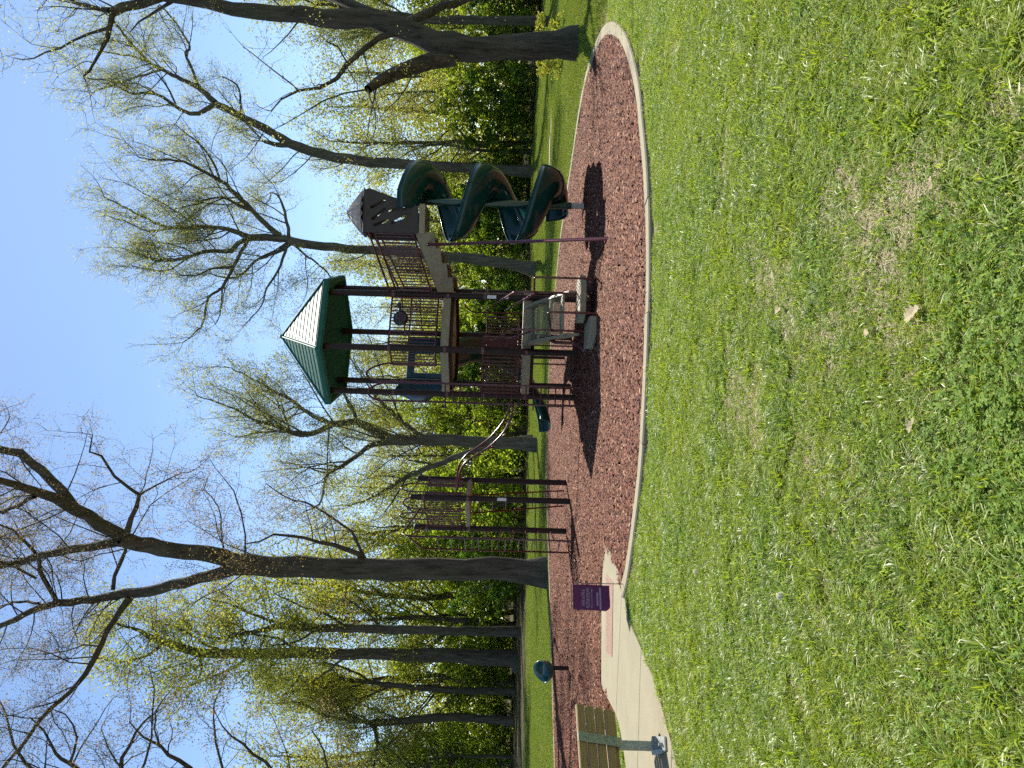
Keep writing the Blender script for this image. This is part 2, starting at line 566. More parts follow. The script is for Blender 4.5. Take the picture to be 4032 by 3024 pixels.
# 0 front, 1 right front, 2 right back, 3 back, 4 left back, 5 left front
A_, B_, C_, D_, E_, F_ = [hexpt(k, HR) for k in range(6)]
CYL = None
def cyl_mesh():
    global CYL
    if CYL is None:
        vs, fs = [], []
        n = 7
        for z in (0, 1):
            for k in range(n):
                vs.append((math.cos(2 * math.pi * k / n), math.sin(2 * math.pi * k / n), z))
        fs = [(k, (k + 1) % n, n + (k + 1) % n, n + k) for k in range(n)]
        CYL = bpy.data.meshes.new('round_bar')
        CYL.from_pydata(vs, [], fs)
        CYL.polygons.foreach_set('use_smooth', [True] * len(fs))
        CYL.materials.append(MT['rail'])
    return CYL

def rod(name, a, b, r, parent):
    """a straight round bar sharing one mesh with all the others"""
    a, b = Vector(a), Vector(b)
    o = bpy.data.objects.new(name, cyl_mesh())
    d = b - a
    o.location = a - ORG[parent.name]
    o.rotation_mode = 'QUATERNION'
    o.rotation_quaternion = d.to_track_quat('Z', 'Y')
    o.scale = (r, r, d.length)
    link(o, parent)
    return o

def post(p, h, r=0.066, cap=True):
    mb = MB().tube([(p.x, p.y, -0.25), (p.x, p.y, h)], r, 14)
    o = mb.build('post', MT['post'], PS)
    if cap:
        MB().tube([(p.x, p.y, h), (p.x, p.y, h + 0.02), (p.x, p.y, h + 0.045)], [r * 1.06, r * 1.0, r * 0.5], 14).build('post_cap', MT['post'], o)
    return o

def collar(p, z, o, r=0.066):
    MB().tube([(p.x, p.y, z - 0.03), (p.x, p.y, z + 0.03)], r + 0.009, 14).build('collar', MT['rail'], o)

EAVE = 5.36
posts = []
for p in (A_, B_, C_, D_, E_, F_):
    o = post(p, EAVE + 0.08, cap=False)
    posts.append(o)
    for z in (1.12, 2.02, 2.80, 3.95):
        collar(p, z, o)

def deck(pts, z, th, name='deck'):
    mb = MB().prism([(p.x, p.y, z - th) for p in pts], (0, 0, th))
    o = mb.build(name, MT['tan'], PS, 0.008)
    return o
for z in (1.20, 2.90):
    pts = [hexpt(k, HR + 0.02) for k in range(6)]
    o = deck(pts, z, 0.17)
    # wooden-brown stiffening frame underneath
    mb = MB()
    for k in range(6):
        a, b = hexpt(k, HR - 0.12), hexpt(k + 1, HR - 0.12)
        mb.bar((a.x, a.y, z - 0.205), (b.x, b.y, z - 0.205), 0.05, 0.066)
    mb.build('deck_frame', MT['post'], o)

# hexagonal roof with moulded shingles
RR = 1.52
apex = TC + Vector((0, 0, 6.50))
def ring_pts(r, z):
    return [hexpt(k, r, z) for k in range(6)]
out = ring_pts(RR, EAVE)
outb = ring_pts(RR, EAVE - 0.10)
inn = ring_pts(RR - 0.10, EAVE - 0.10)
mb = MB()
vs = out + outb + inn + [apex, apex - Vector((0, 0, 0.09))]
inner2 = ring_pts(RR - 0.10, EAVE - 0.03)
vs += inner2
fs = []
for k in range(6):
    j = (k + 1) % 6
    fs += [(k, j, 18), (k, 6 + k, 6 + j, j), (6 + k, 12 + k, 12 + j, 6 + j), (12 + k, 20 + k, 20 + j, 12 + j), (20 + k, 19, 20 + j)]
roof = mb.add(vs, fs).build('roof', MT['roof'], PS)
rs = random.Random(3)
for k in range(6):
    a, b = hexpt(k, RR - 0.02, EAVE + 0.012), hexpt(k + 1, RR - 0.02, EAVE + 0.012)
    top = apex + Vector((0, 0, 0.012))
    nrmf = (b - a).cross(top - a).normalized()
    if nrmf.z < 0:
        nrmf = -nrmf
    NC = 10
    for c in range(NC):
        t0, t1 = 0.03 + c * 0.093, 0.03 + (c + 1) * 0.093 - 0.002
        l0, r0 = a.lerp(top, t0), b.lerp(top, t0)
        l1, r1 = a.lerp(top, t1), b.lerp(top, t1)
        L = (r0 - l0).length
        ins = 0.035 / L
        nsh = max(1, round(L / 0.21))
        cuts = [ins]
        for q in range(1, nsh):
            cuts.append((q + (0.25 if c % 2 else -0.25)) / nsh)
        cuts.append(1 - ins)
        for u0, u1 in zip(cuts[:-1], cuts[1:]):
            g = 0.004 / L
            def pt(u, e, h):
                lo, hi = l0.lerp(r0, u), l1.lerp(r1, u)
                return lo.lerp(hi, e) + nrmf * h
            vs = [pt(u0 + g, 0, 0.015), pt(u1 - g, 0, 0.015), pt(u1 - g, 0.98, 0.004), pt(u0 + g, 0.98, 0.004), pt(u0 + g, 0, -0.004), pt(u1 - g, 0, -0.004), pt(u1 - g, 0.98, -0.004), pt(u0 + g, 0.98, -0.004)]
            MB().add(vs, [(0, 1, 2, 3), (0, 4, 5, 1), (1, 5, 6, 2), (3, 7, 4, 0), (2, 6, 7, 3)]).build('shingle', MT['roof'], roof)
    h0, h1 = hexpt(k, RR + 0.005, EAVE + 0.012), apex + Vector((0, 0, 0.02))
    MB().tube([h0, h1], 0.028, 8).build('hip_ridge', MT['roof'], roof)
    e0, e1 = hexpt(k, RR + 0.005, EAVE - 0.03), hexpt(k + 1, RR + 0.005, EAVE - 0.03)
    MB().bar(e0, e1, 0.035, 0.10).build('fascia', MT['roof'], roof, 0.006)
MB().tube([apex + Vector((0, 0, -0.02)), apex + Vector((0, 0, 0.04)), apex + Vector((0, 0, 0.07))], [0.07, 0.05, 0.01], 10).build('finial', MT['roof'], roof)

# railings: top, bottom (and middle) rails as one part, each baluster its own piece
def railing(p0, p1, zb0, zt0, zb1, zt1, n, mid=None, r=0.012, rr=0.020, inset=0.07, name='railing', double=False):
    p0, p1 = Vector(p0), Vector(p1)
    d = (p1 - p0).normalized()
    a, b = p0 + d * inset, p1 - d * inset
    def at(t, z0, z1):
        q = a.lerp(b, t)
        return Vector((q.x, q.y, z0 + (z1 - z0) * t))
    mb = MB()
    mb.tube([at(0, zt0, zt1), at(1, zt0, zt1)], rr, 8)
    mb.tube([at(0, zb0, zb1), at(1, zb0, zb1)], rr, 8)
    mb.tube([at(0, zb0, zb1), at(0, zt0, zt1)], rr, 8)
    mb.tube([at(1, zb0, zb1), at(1, zt0, zt1)], rr, 8)
    if mid is not None:
        mb.tube([at(0, zb0 + mid, zb1 + mid), at(1, zb0 + mid, zb1 + mid)], rr * 0.8, 8)
    o = mb.build(name, MT['rail'], PS)
    for i in range(1, n + 1):
        t = i / (n + 1)
        rod('baluster', at(t, zb0, zb1), at(t, zt0, zt1), r, o)
    return o
# upper deck
railing(A_, B_, 3.0, 3.97, 3.0, 3.97, 13, 0.56)
railing(C_, D_, 3.0, 3.97, 3.0, 3.97, 13, 0.56)
mAF = A_.lerp(F_, 0.40)
railing(A_, mAF, 3.0, 3.93, 3.0, 3.93, 4, None, inset=0.05)
# lower deck
mBA = A_.lerp(B_, 0.30)
o = railing(A_, mBA, 1.28, 2.02, 1.28, 2.02, 3, None, inset=0.05)
dd = (mBA - A_).normalized()
for i in range(4):
    q = A_ + dd * (0.10 + i * 0.062)
    MB().box((q.x, q.y, 1.65), dd * 0.026, Vector((0, 0.012, 0)), Vector((0, 0, 0.34))).build('slat', MT['redpanel'], o)
railing(A_, F_, 1.28, 2.02, 1.28, 2.02, 10)
railing(D_, E_, 1.28, 2.02, 1.28, 2.02, 10)
railing(C_.lerp(D_, 0.5), D_, 1.28, 2.02, 1.28, 2.02, 5)

def solid_panel(p0, p1, z0, z1, mat, name='panel', bolts=True, inset=0.075):
    d = (p1 - p0).normalized()
    a, b = p0 + d * inset, p1 - d * inset
    nn = Vector((d.y, -d.x, 0))
    c = (a + b) / 2
    o = MB().box((c.x, c.y, (z0 + z1) / 2), (b - a) / 2, nn * 0.014, Vector((0, 0, (z1 - z0) / 2))).build(name, mat, PS, 0.010)
    if bolts:
        for p in (a + d * 0.04, b - d * 0.04):
            for z in (z0 + 0.08, z1 - 0.08):
                MB().tube([Vector((p.x, p.y, z)) - nn * 0.03, Vector((p.x, p.y, z)) + nn * 0.03], 0.014, 7).build('bolt', MT['galv'], o)
    return o
solid_panel(B_, C_, 1.24, 2.36, MT['redpanel'])
solid_panel(E_, F_, 1.24, 2.10, MT['redpanel'])

# arch handles on the back of the lower deck
mCD = C_.lerp(D_, 0.28)
a, b = C_.lerp(D_, 0.12), C_.lerp(D_, 0.46)
pth = [(a.x, a.y, 1.15), (a.x, a.y, 2.35)]
for k in range(9):
    t = k / 8
    q = a.lerp(b, t)
    pth.append((q.x, q.y, 2.35 + 0.18 * math.sin(math.pi * t)))
pth += [(b.x, b.y, 1.15)]
MB().tube(pth, 0.018, 8).build('arch_handle', MT['rail'], PS)

# turning wheel toy on the front railing
c = A_.lerp(B_, 0.52) + Vector((0.02, -0.10, 3.74))
dAB = (B_ - A_).normalized()
nAB = Vector((dAB.y, -dAB.x, 0))
wheel = MB().tube([c - nAB * 0.05, c - nAB * 0.02, c + nAB * 0.03, c + nAB * 0.05], [0.10, 0.155, 0.155, 0.11], 20).build('steering_wheel', MT['dark'], PS)
MB().tube([c + dAB * 0.14 + Vector((0, 0, 0.02)), c + dAB * 0.24 + Vector((0, 0, 0.03)), c + dAB * 0.34 + Vector((0, 0, 0.06))], [0.035, 0.03, 0.045], 8).build('arm', MT['dark'], wheel)
for k in range(3):
    q = c + nAB * 0.055 + Vector((0, 0, -0.05 + 0.05 * k))
    MB().tube([q - dAB * 0.09, q + dAB * 0.09], 0.010, 6).build('spoke', MT['rail'], wheel)

# stickers on the posts
def sticker(p, z, h, w, par):
    d = Vector((EYE.x - p.x, EYE.y - p.y, 0)).normalized()
    s = Vector((-d.y, d.x, 0))
    vs, m = [], 4
    r = 0.0675
    for zz in (z - h / 2, z + h / 2):
        for k in range(m + 1):
            a = (k / m - 0.5) * w / r
            q = Vector((p.x, p.y, zz)) + (d * math.cos(a) + s * math.sin(a)) * r
            vs.append(q)
    MB().add(vs, [(k, k + 1, m + 2 + k, m + 1 + k) for k in range(m)], True).build('sticker', MT['white'], par)
sticker(B_, 1.88, 0.19, 0.075, posts[1])
sticker(B_, 1.56, 0.06, 0.075, posts[1])

# bubble window panel on the left of the upper deck and the entry hood of the back slide
dEF = (F_ - E_).normalized()
nEF = (E_ + F_) / 2 - TC
nEF = Vector((nEF.x, nEF.y, 0)).normalized()
mid = (E_ + F_) / 2
vs, fs = [], []
prof = [(0.52, 0.52, 0.0), (0.50, 0.50, 0.05), (0.34, 0.30, 0.22), (0.22, 0.20, 0.30), (0.0, 0.0, 0.31)]
n = 12
for (rw, rh, dep) in prof:
    for k in range(n):
        a = 2 * math.pi * (k + 0.5) / n
        cx, cz = math.cos(a), math.sin(a)
        m = max(abs(cx), abs(cz)) if dep < 0.1 else 1.0
        vs.append(mid + dEF * (rw * cx / m) + nEF * dep + Vector((0, 0, 3.46 + rh * cz / m)))
for i in range(len(prof) - 1):
    for k in range(n):
        fs.append((i * n + k, i * n + (k + 1) % n, (i + 1) * n + (k + 1) % n, (i + 1) * n + k))
MB().add(vs, fs, True).build('bubble_panel', MT['blue'], PS)

dDE = (E_ - D_).normalized()
nDE = (D_ + E_) / 2 - TC
nDE = Vector((nDE.x, nDE.y, 0)).normalized()
mid = (D_ + E_) / 2
hood = empty('slide_hood', mid - TC, parent=PS)
ORG[hood.name] = Vector(mid)
for s, w in ((-1, 0.11), (1, 0.07)):
    MB().box(mid + dDE * s * (0.52 - w) + nDE * 0.03 + Vector((0, 0, 3.34)), dDE * w, nDE * 0.05, Vector((0, 0, 0.42))).build('side_panel', MT['blue'], hood, 0.02)
MB().box(mid + nDE * 0.03 + Vector((0, 0, 3.78)), dDE * 0.52, nDE * 0.05, Vector((0, 0, 0.09))).build('header_panel', MT['blue'], hood, 0.02)
MB().box(mid - dDE * 0.28 + nDE * 0.02 + Vector((0, 0, 3.38)), dDE * 0.16, nDE * 0.03, Vector((0, 0, 0.36))).build('infill_panel', MT['blue'], hood, 0.015)

def trough(path, widths, prof, name, mat, thick=0.018, parent=None):
    """slide trough swept along a path; prof = (side, height) pairs across"""
    m, n = len(path), len(prof)
    vs = []
    for lay in (0, 1):
        for i, p in enumerate(path):
            d = path[min(i + 1, m - 1)] - path[max(i - 1, 0)]
            s = Vector((d.y, -d.x, 0)).normalized()
            for q, h in prof:
                k = 1 + lay * thick * 2.2
                vs.append(p + s * (q * widths * k) + Vector((0, 0, h - lay * thick)))
    fs = []
    L = m * n
    for i in range(m - 1):
        for j in range(n - 1):
            a = i * n + j
            fs.append((a, a + 1, a + n + 1, a + n))
            fs.append((L + a, L + a + n, L + a + n + 1, L + a + 1))
        for j in (0, n - 1):
            a = i * n + j
            fs.append((a, a + n, L + a + n, L + a) if j == 0 else (a, L + a, L + a + n, a + n))
    for i in (0, m - 1):
        for j in range(n - 1):
            a = i * n + j
            fs.append((a, L + a, L + a + 1, a + 1) if i == 0 else (a, a + 1, L + a + 1, L + a))
    return MB().add(vs, fs, True).build(name, mat, parent or PS)
tp_ = smooth_path([(0.58, 17.95, 2.90), (0.62, 18.6, 2.72), (0.85, 19.3, 2.25), (0.75, 20.0, 1.55), (0.30, 20.5, 1.0), (-0.30, 20.72, 0.62), (-0.80, 20.65, 0.42), (-1.10, 20.5, 0.37)], 5)
pr = [(-1.0, 0.26), (-0.99, 0.20), (-0.9, 0.06), (-0.6, 0.0), (0, -0.015), (0.6, 0.0), (0.9, 0.06), (0.99, 0.20), (1.0, 0.26)]
bs = trough(tp_, 0.34, pr, 'curved_slide', MT['slide'])
MB().tube([(0.72, 20.1, -0.2), (0.72, 20.1, 1.40)], 0.04, 10).build('slide_support', MT['post'], bs)
MB().tube([(-0.55, 20.7, -0.2), (-0.55, 20.7, 0.48)], 0.04, 10).build('slide_support', MT['post'], bs)

# spiral slide
SC = Vector((3.66, 15.65, 0))
sec = [(0.085, 0.20), (0.12, 0.11), (0.20, 0.035), (0.32, 0.005), (0.44, 0.0), (0.56, 0.03), (0.66, 0.10), (0.73, 0.21), (0.77, 0.33), (0.785, 0.42)]
vs, fs = [], []
n = len(sec)
N = 150
ph0, ph1 = -112.0, 822.0
for lay in (0, 1):
    for i in range(N + 1):
        ph = ph0 + (ph1 - ph0) * i / N
        z = 2.98 - 0.65 * ph / 180
        if ph < -70:
            z = min(z, 3.30)
        if ph > 660:
            t = (ph - 660) / (ph1 - 660)
            z = (2.98 - 0.65 * 660 / 180) - 0.24 * (1 - (1 - t) ** 2)
        ca, sa = math.cos(R(ph)), math.sin(R(ph))
        for r_, h in sec:
            k = r_ + lay * 0.020 * (r_ - 0.35) / 0.4
            vs.append(SC + Vector((k * ca, k * sa, z + h - lay * 0.024)))
L = (N + 1) * n
for i in range(N):
    for j in range(n - 1):
        a = i * n + j
        fs += [(a, a + n, a + n + 1, a + 1), (L + a, L + a + 1, L + a + n + 1, L + a + n)]
    for j in (0, n - 1):
        a = i * n + j
        fs.append((a, L + a, L + a + n, a + n) if j == 0 else (a, a + n, L + a + n, L + a))
for i in (0, N):
    for j in range(n - 1):
        a = i * n + j
        fs.append((a, a + 1, L + a + 1, L + a))
spiral = MB().add(vs, fs, True).build('spiral_slide', MT['slide'], PS)
MB().tube([SC + Vector((0, 0, -0.2)), SC + Vector((0, 0, 0.30))], 0.062, 14).build('pole_foot', MT['galv'], spiral)
MB().tube([SC + Vector((0, 0, 0.30)), SC + Vector((0, 0, 3.5))], 0.072, 14).build('centre_pole', MT['slide'], spiral)
# rolled rim along the outer lip, and the joints between the moulded sections
rim = []
for i in range(N + 1):
    q = vs[i * n + n - 1]
    rim.append(q)
MB().tube(rim, 0.017, 6).build('rim', MT['slide'], spiral)
for ph in (20, 155, 290, 425, 560, 695):
    mb = MB()
    i = int((ph - ph0) / (ph1 - ph0) * N)
    pts_ = [vs[L + i * n + j] + Vector((0, 0, -0.008)) for j in range(n)]
    mb.tube(pts_, 0.013, 5)
    mb.build('section_flange', MT['slide'], spiral)

# turret with slotted panels and ribbed cap at the head of the spiral slide
TX0, TX1, TY0, TY1, TZ = 2.88, 3.72, 15.0, 15.82, 3.32
tur = empty('turret', Vector((3.30, 15.4, TZ)) - TC, parent=PS)
ORG[tur.name] = Vector((3.30, 15.4, TZ))
MB().prism([(TX0, TY0, TZ - 0.13), (3.46, TY0, TZ - 0.13), (3.46, TY1, TZ - 0.13), (TX0, TY1, TZ - 0.13)], (0, 0, 0.12)).build('floor', MT['tan'], tur, 0.008)
def slotted(y, name):
    bm = bmesh.new()
    outl = [(2.88, 3.33), (3.42, 3.33), (3.57, 3.80), (3.74, 4.30), (3.70, 4.38), (2.88, 4.38)]
    loops = [outl]
    for cx, cz in ((3.10, 4.12), (3.10, 3.80), (3.10, 3.48), (3.36, 4.06), (3.36, 3.74)):
        pass
    slots = []
    for cx, cz in ((3.32, 4.02), (3.42, 3.74), (3.10, 4.06), (3.17, 3.80), (3.19, 3.53)):
        pass
    for c1, c2 in (((3.02, 4.18), (3.12, 3.93)), ((3.14, 4.22), (3.34, 3.98)), ((3.07, 3.84), (3.22, 3.56)), ((3.29, 3.90), (3.41, 3.60)), ((3.36, 4.25), (3.50, 4.00))):
        a, b = Vector((c1[0], 0, c1[1])), Vector((c2[0], 0, c2[1]))
        d = (b - a).normalized()
        s = Vector((d.z, 0, -d.x)) * 0.030
        hole = [a + s, a - d * 0.03, a - s, b - s, b + d * 0.03, b + s]
        slots.append([(q.x, q.z) for q in hole])
    loops += slots
    edges = []
    for lp in loops:
        v = [bm.verts.new((x, y, z)) for x, z in lp]
        edges += [bm.edges.new((v[i], v[(i + 1) % len(v)])) for i in range(len(v))]
    res = bmesh.ops.triangle_fill(bm, use_beauty=True, use_dissolve=False, edges=edges, normal=(0, -1, 0))
    # drop the triangles that fell inside a slot
    kill = []
    for f in bm.faces:
        c = f.calc_center_median()
        for sl_ in slots:
            if inside(sl_, np.array([c.x]), np.array([c.z]))[0]:
                kill.append(f)
                break
    bmesh.ops.delete(bm, geom=kill, context='FACES_ONLY')
    ext = bmesh.ops.extrude_face_region(bm, geom=bm.faces[:])
    bmesh.ops.translate(bm, verts=[g for g in ext['geom'] if isinstance(g, bmesh.types.BMVert)], vec=(0, 0.035, 0))
    bmesh.ops.recalc_face_normals(bm, faces=bm.faces[:])
    bmesh.ops.translate(bm, verts=bm.verts[:], vec=-ORG[tur.name])
    me = bpy.data.meshes.new(name)
    bm.to_mesh(me)
    bm.free()
    o = mobj(name, me, MT['taupe'], tur)
    ORG[o.name] = ORG[tur.name]
    return o
slotted(TY0, 'slotted_panel')
slotted(TY1 - 0.035, 'slotted_panel')
MB().prism([(TX0 - 0.0, TY0 - 0.012, 4.38), (3.74, TY0 - 0.012, 4.38), (3.74, TY1 + 0.012, 4.38), (TX0, TY1 + 0.012, 4.38)], (0, 0, 0.025)).build('top_band', MT['taupe'], tur, 0.006)
CC = Vector((3.33, 15.41, 0))
vs, fs = [], []
NR = 16
for i, (r_, z) in enumerate(((0.475, 4.40), (0.47, 4.46), (0.36, 4.56), (0.20, 4.69), (0.02, 4.81))):
    for k in range(NR * 2):
        a = 2 * math.pi * k / (NR * 2)
        rib = 1.0 if k % 2 else (0.90 if i > 0 else 0.93)
        zz = z + (0.0 if k % 2 else (-0.012 if i else 0.055))
        vs.append(CC + Vector((r_ * rib * math.cos(a), r_ * rib * math.sin(a), zz)))
NK = NR * 2
for i in range(4):
    for k in range(NK):
        fs.append((i * NK + k, i * NK + (k + 1) % NK, (i + 1) * NK + (k + 1) % NK, (i + 1) * NK + k))
fs.append(tuple(range(4 * NK, 5 * NK)))
MB().add(vs, fs).build('ribbed_cap', MT['cap'], tur)

# stairs from the upper deck up to the turret
S0n, S1n = B_ + Vector((0.06, -0.02, 0)), Vector((2.90, 15.06, 0))
S0f, S1f = C_ + Vector((0.05, -0.05, 0)), Vector((2.92, 15.80, 0))
stair = empty('stair_bridge', Vector(((S0n + S1n) / 2)) - TC + Vector((0, 0, 3.0)), parent=PS)
ORG[stair.name] = (S0n + S1n) / 2 + Vector((0, 0, 3.0))
zt0, zt1 = 3.02, 3.38
for a, b in ((S0n, S1n), (S0f, S1f)):
    poly = []
    st = 4
    for k in range(st):
        t0, t1 = k / st, (k + 1) / st
        zl = 2.62 + (zt1 - zt0 - 0.02) * (k + 0.6) / st * 1.25
        p, q = a.lerp(b, t0), a.lerp(b, t1)
        poly += [Vector((p.x, p.y, zl)), Vector((q.x, q.y, zl + 0.015))]
    poly += [Vector((b.x, b.y, zt1)), Vector((a.x, a.y, zt0))]
    d = (b - a).normalized()
    nn = Vector((-d.y, d.x, 0)) * 0.045
    MB().prism(poly, nn).build('stringer', MT['tan'], stair)
for k in range(4):
    t0, t1 = k / 4, (k + 1) / 4
    z = 2.95 + 0.36 * (k + 0.5) / 4
    p = [S0n.lerp(S1n, t0 + .01), S0n.lerp(S1n, t1 - .01), S0f.lerp(S1f, t1 - .01), S0f.lerp(S1f, t0 + .01)]
    p = [p[0].lerp(p[3], 0.07), p[1].lerp(p[2], 0.07), p[2].lerp(p[1], 0.07), p[3].lerp(p[0], 0.07)]
    MB().prism([(q.x, q.y, z - 0.05) for q in p], (0, 0, 0.05)).build('tread', MT['tan'], stair)
railing(S0n, S1n, 3.16, 3.90, 3.42, 4.17, 17, None, r=0.011, inset=0.03)
railing(S0f, S1f, 3.16, 3.90, 3.42, 4.17, 15, None, r=0.011, inset=0.03)
for (a, b) in ((S0n, S1n), (S0f, S1f)):
    MB().tube([(a.x, a.y, 4.03), (b.x, b.y, 4.30)], 0.022, 8).build('handrail', MT['rail'], PS)
MB().prism([(B_.x, B_.y, 2.76), (C_.x, C_.y, 2.76), (S0f.x, S0f.y, 2.76), (S0n.x, S0n.y, 2.76)], (0, 0, 0.12)).build('landing', MT['tan'], PS)

# slanting slide pole down to the mulch
MB().tube([(2.18, 11.26, -0.1), (2.71, 15.25, 3.15)], 0.028, 10).build('slide_pole', MT['rail'], PS)

# ladder with arched handles at the left front
lr, ll = Vector((-0.03, 15.50, 0)), Vector((-0.41, 15.62, 0))
lad = empty('ladder', (lr + ll) / 2 - TC, parent=PS)
ORG[lad.name] = (lr + ll) / 2
for base, land in ((lr, Vector((0.36, 16.08, 0))), (ll, Vector((-0.02, 16.38, 0)))):
    pth = [(base.x, base.y, -0.1), (base.x, base.y, 4.10)]
    for k in range(1, 10):
        t = k / 10
        q = base.lerp(land, t)
        pth.append((q.x, q.y, 4.10 + 0.33 * math.sin(math.pi * t) ** 0.7 - 0.10 * t))
    pth += [(land.x, land.y, 4.0), (land.x, land.y, 2.85)]
    MB().tube(pth, 0.021, 8).build('ladder_rail', MT['rail'], lad)
out_ = Vector((-0.62, -0.78, 0))
for k in range(18):
    z = 0.22 + k * 0.148
    if k % 2 == 0:
        rod('rung', (lr.x, lr.y, z), (ll.x, ll.y, z), 0.014, lad)
    else:
        a, b = lr + out_ * 0.0, ll + Vector((-0.05, 0.02, 0))
        MB().tube([(a.x, a.y, z), (a.x + out_.x * .10, a.y + out_.y * .10, z), (b.x + out_.x * .10, b.y + out_.y * .10, z), (b.x, b.y, z)], 0.013, 7).build('rung', MT['rail'], lad)

# entry steps with handrails on the right front of the lower deck
step = empty('entry_steps', Vector((1.25, 14.4, 0)) - TC, parent=PS)
ORG[step.name] = Vector((1.25, 14.4, 0))
ys = [(13.62, 14.22, 0.55, 1.29), (14.22, 14.86, 0.74, 1.26), (14.86, 15.62, 0.93, 1.20)]
hw = 0.34
for i, (y0, y1, z, cx) in enumerate(ys):
    MB().box((cx, (y0 + y1) / 2, z - 0.02), (hw, 0, 0), (0, (y1 - y0) / 2, 0), (0, 0, 0.02)).build('tread', MT['tan'], step, 0.006)
    # open riser: a lattice of thin bars
    mb = MB()
    for q in range(25):
        x = cx - hw + 0.01 + q * (2 * hw - 0.02) / 24
        mb.bar((x, y1 + 0.0, z), (x, y1 + 0.0, z + 0.17), 0.012, 0.008)
    for q in range(7):
        mb.bar((cx - hw, y1 + 0.007, z + 0.01 + q * 0.025), (cx + hw, y1 + 0.007, z + 0.01 + q * 0.025), 0.006, 0.010)
    mb.build('riser_lattice', MT['tan'], step)
for s in (-1, 1):
    poly = []
    x = 1.25 + s * (hw + 0.035)
    line = [(13.55, 0.45), (14.0, 0.62), (14.6, 0.86), (15.2, 1.06), (15.85, 1.20), (15.85, 1.02), (15.3, 0.82), (14.9, 0.66), (14.5, 0.60), (14.1, 0.42), (13.55, 0.24)]
    MB().prism([(x - 0.02 - 0.05 * (y - 14.4) / 1.2, y, z) for y, z in line], (0.04, 0, 0)).build('stringer', MT['tan'], step)
MB().prism([(1.12, 13.66, 0.20), (1.86, 13.66, 0.20), (1.90, 13.15, 0.20), (1.72, 12.80, 0.20), (1.20, 12.82, 0.20), (1.08, 13.2, 0.20)], (0, 0, 0.11)).build('landing_pad', MT['tan'], step, 0.012)
MB().prism([(0.66, 13.62, 0.03), (1.07, 13.62, 0.03), (1.17, 12.80, 0.03), (1.16, 12.62, 0.03), (0.86, 12.62, 0.03), (0.64, 13.0, 0.03)], (0, 0, 0.12)).build('landing_pad', MT['tan'], step, 0.012)
for px_, py_ in ((1.25, 13.5), (1.7, 13.4), (1.3, 12.98), (1.62, 12.98)):
    MB().tube([(px_, py_, -0.1), (px_, py_, 0.2)], 0.03, 8).build('pad_leg', MT['post'], step)
def bent(pts, name, r=0.019, k=5):
    # polyline with rounded corners
    pts = [Vector(p) for p in pts]
    o = [pts[0]]
    for i in range(1, len(pts) - 1):
        a, b, c = pts[i - 1], pts[i], pts[i + 1]
        da, dc = (a - b), (c - b)
        L = min(0.07, da.length * 0.4, dc.length * 0.4)
        p, q = b + da.normalized() * L, b + dc.normalized() * L
        for j in range(k + 1):
            t = j / k
            o.append(p * (1 - t) ** 2 + b * 2 * t * (1 - t) + q * t * t)
    o.append(pts[-1])
    return MB().tube(o, r, 8).build(name, MT['rail'], step)
bent([(1.78, 12.72, -0.1), (1.78, 12.72, 1.08), (1.62, 13.5, 1.06), (1.62, 13.5, 0.2)], 'handrail_hoop')
bent([(1.20, 12.62, -0.1), (1.20, 12.62, 0.84), (0.97, 13.6, 0.74), (0.97, 13.6, 0.3)], 'handrail_hoop')
bent([(1.62, 13.5, -0.1), (1.62, 13.5, 1.41), (1.50, 15.85, 1.98)], 'handrail')
bent([(1.62, 13.52, 1.03), (1.52, 15.2, 1.47), (1.52, 15.75, 1.55)], 'handrail')
bent([(0.97, 13.6, -0.1), (0.97, 13.6, 1.40), (0.82, 15.72, 1.95)], 'handrail')
bent([(0.97, 13.62, 1.03), (0.86, 15.1, 1.55), (0.84, 15.7, 1.60)], 'handrail')
bent([(0.86, 14.5, 0.70), (0.80, 14.4, 0.62), (0.80, 14.4, 0.24), (0.70, 14.3, 0.12), (0.66, 14.3, -0.05)], 'bent_brace', 0.035)
for x_, y_ in ((A_.x + 0.05, A_.y - 0.02), (0.35, 16.15)):
    MB().tube([(x_ + 0.09, y_, -0.1), (x_ + 0.09, y_, 1.05)], 0.016, 7).build('support_rod', MT['rail'], PS)

# ---- second small platform on three posts, joined by the climbing wave
L1, L2, L3 = Vector((-2.30, 18.2, 0)), Vector((-2.55, 16.95, 0)), Vector((-3.38, 17.85, 0))
lp = []
for p in (L1, L2, L3):
    o = post(p, 3.53)
    lp.append(o)
    for z in (2.30, 3.28):
        collar(p, z, o)
cen = (L1 + L2 + L3) / 3
deck([L1 + (L1 - cen) * 0.04, L2 + (L2 - cen) * 0.04, L3 + (L3 - cen) * 0.04], 2.36, 0.10)
sticker(L2, 1.55, 0.20, 0.07, lp[1])
railing(L1, L1.lerp(L2, 0.45), 2.45, 3.27, 2.45, 3.27, 4)
railing(L1.lerp(L2, 0.72), L2, 2.45, 3.27, 2.45, 3.27, 2, inset=0.05)
railing(L2, L2.lerp(L3, 0.5), 2.48, 3.28, 2.48, 3.28, 6)
railing(L2.lerp(L3, 0.58), L3, 2.48, 3.25, 2.48, 3.25, 5, inset=0.05)
def hoop(a, b, zb, zt, z0=2.36):
    a, b = Vector(a), Vector(b)
    pth = [(a.x, a.y, z0), (a.x, a.y, zb)]
    for k in range(1, 12):
        t = math.pi * k / 12
        q = a.lerp(b, 0.5 - 0.5 * math.cos(t))
        pth.append((q.x, q.y, zb + (zt - zb) * math.sin(t)))
    pth += [(b.x, b.y, zb), (b.x, b.y, z0)]
    return MB().tube(pth, 0.018, 8).build('hoop_handle', MT['rail'], PS)
hoop((-2.36, 17.75), (-2.50, 17.40), 3.55, 3.86)
hoop((-2.58, 17.12), (-2.86, 17.24), 3.45, 3.76)
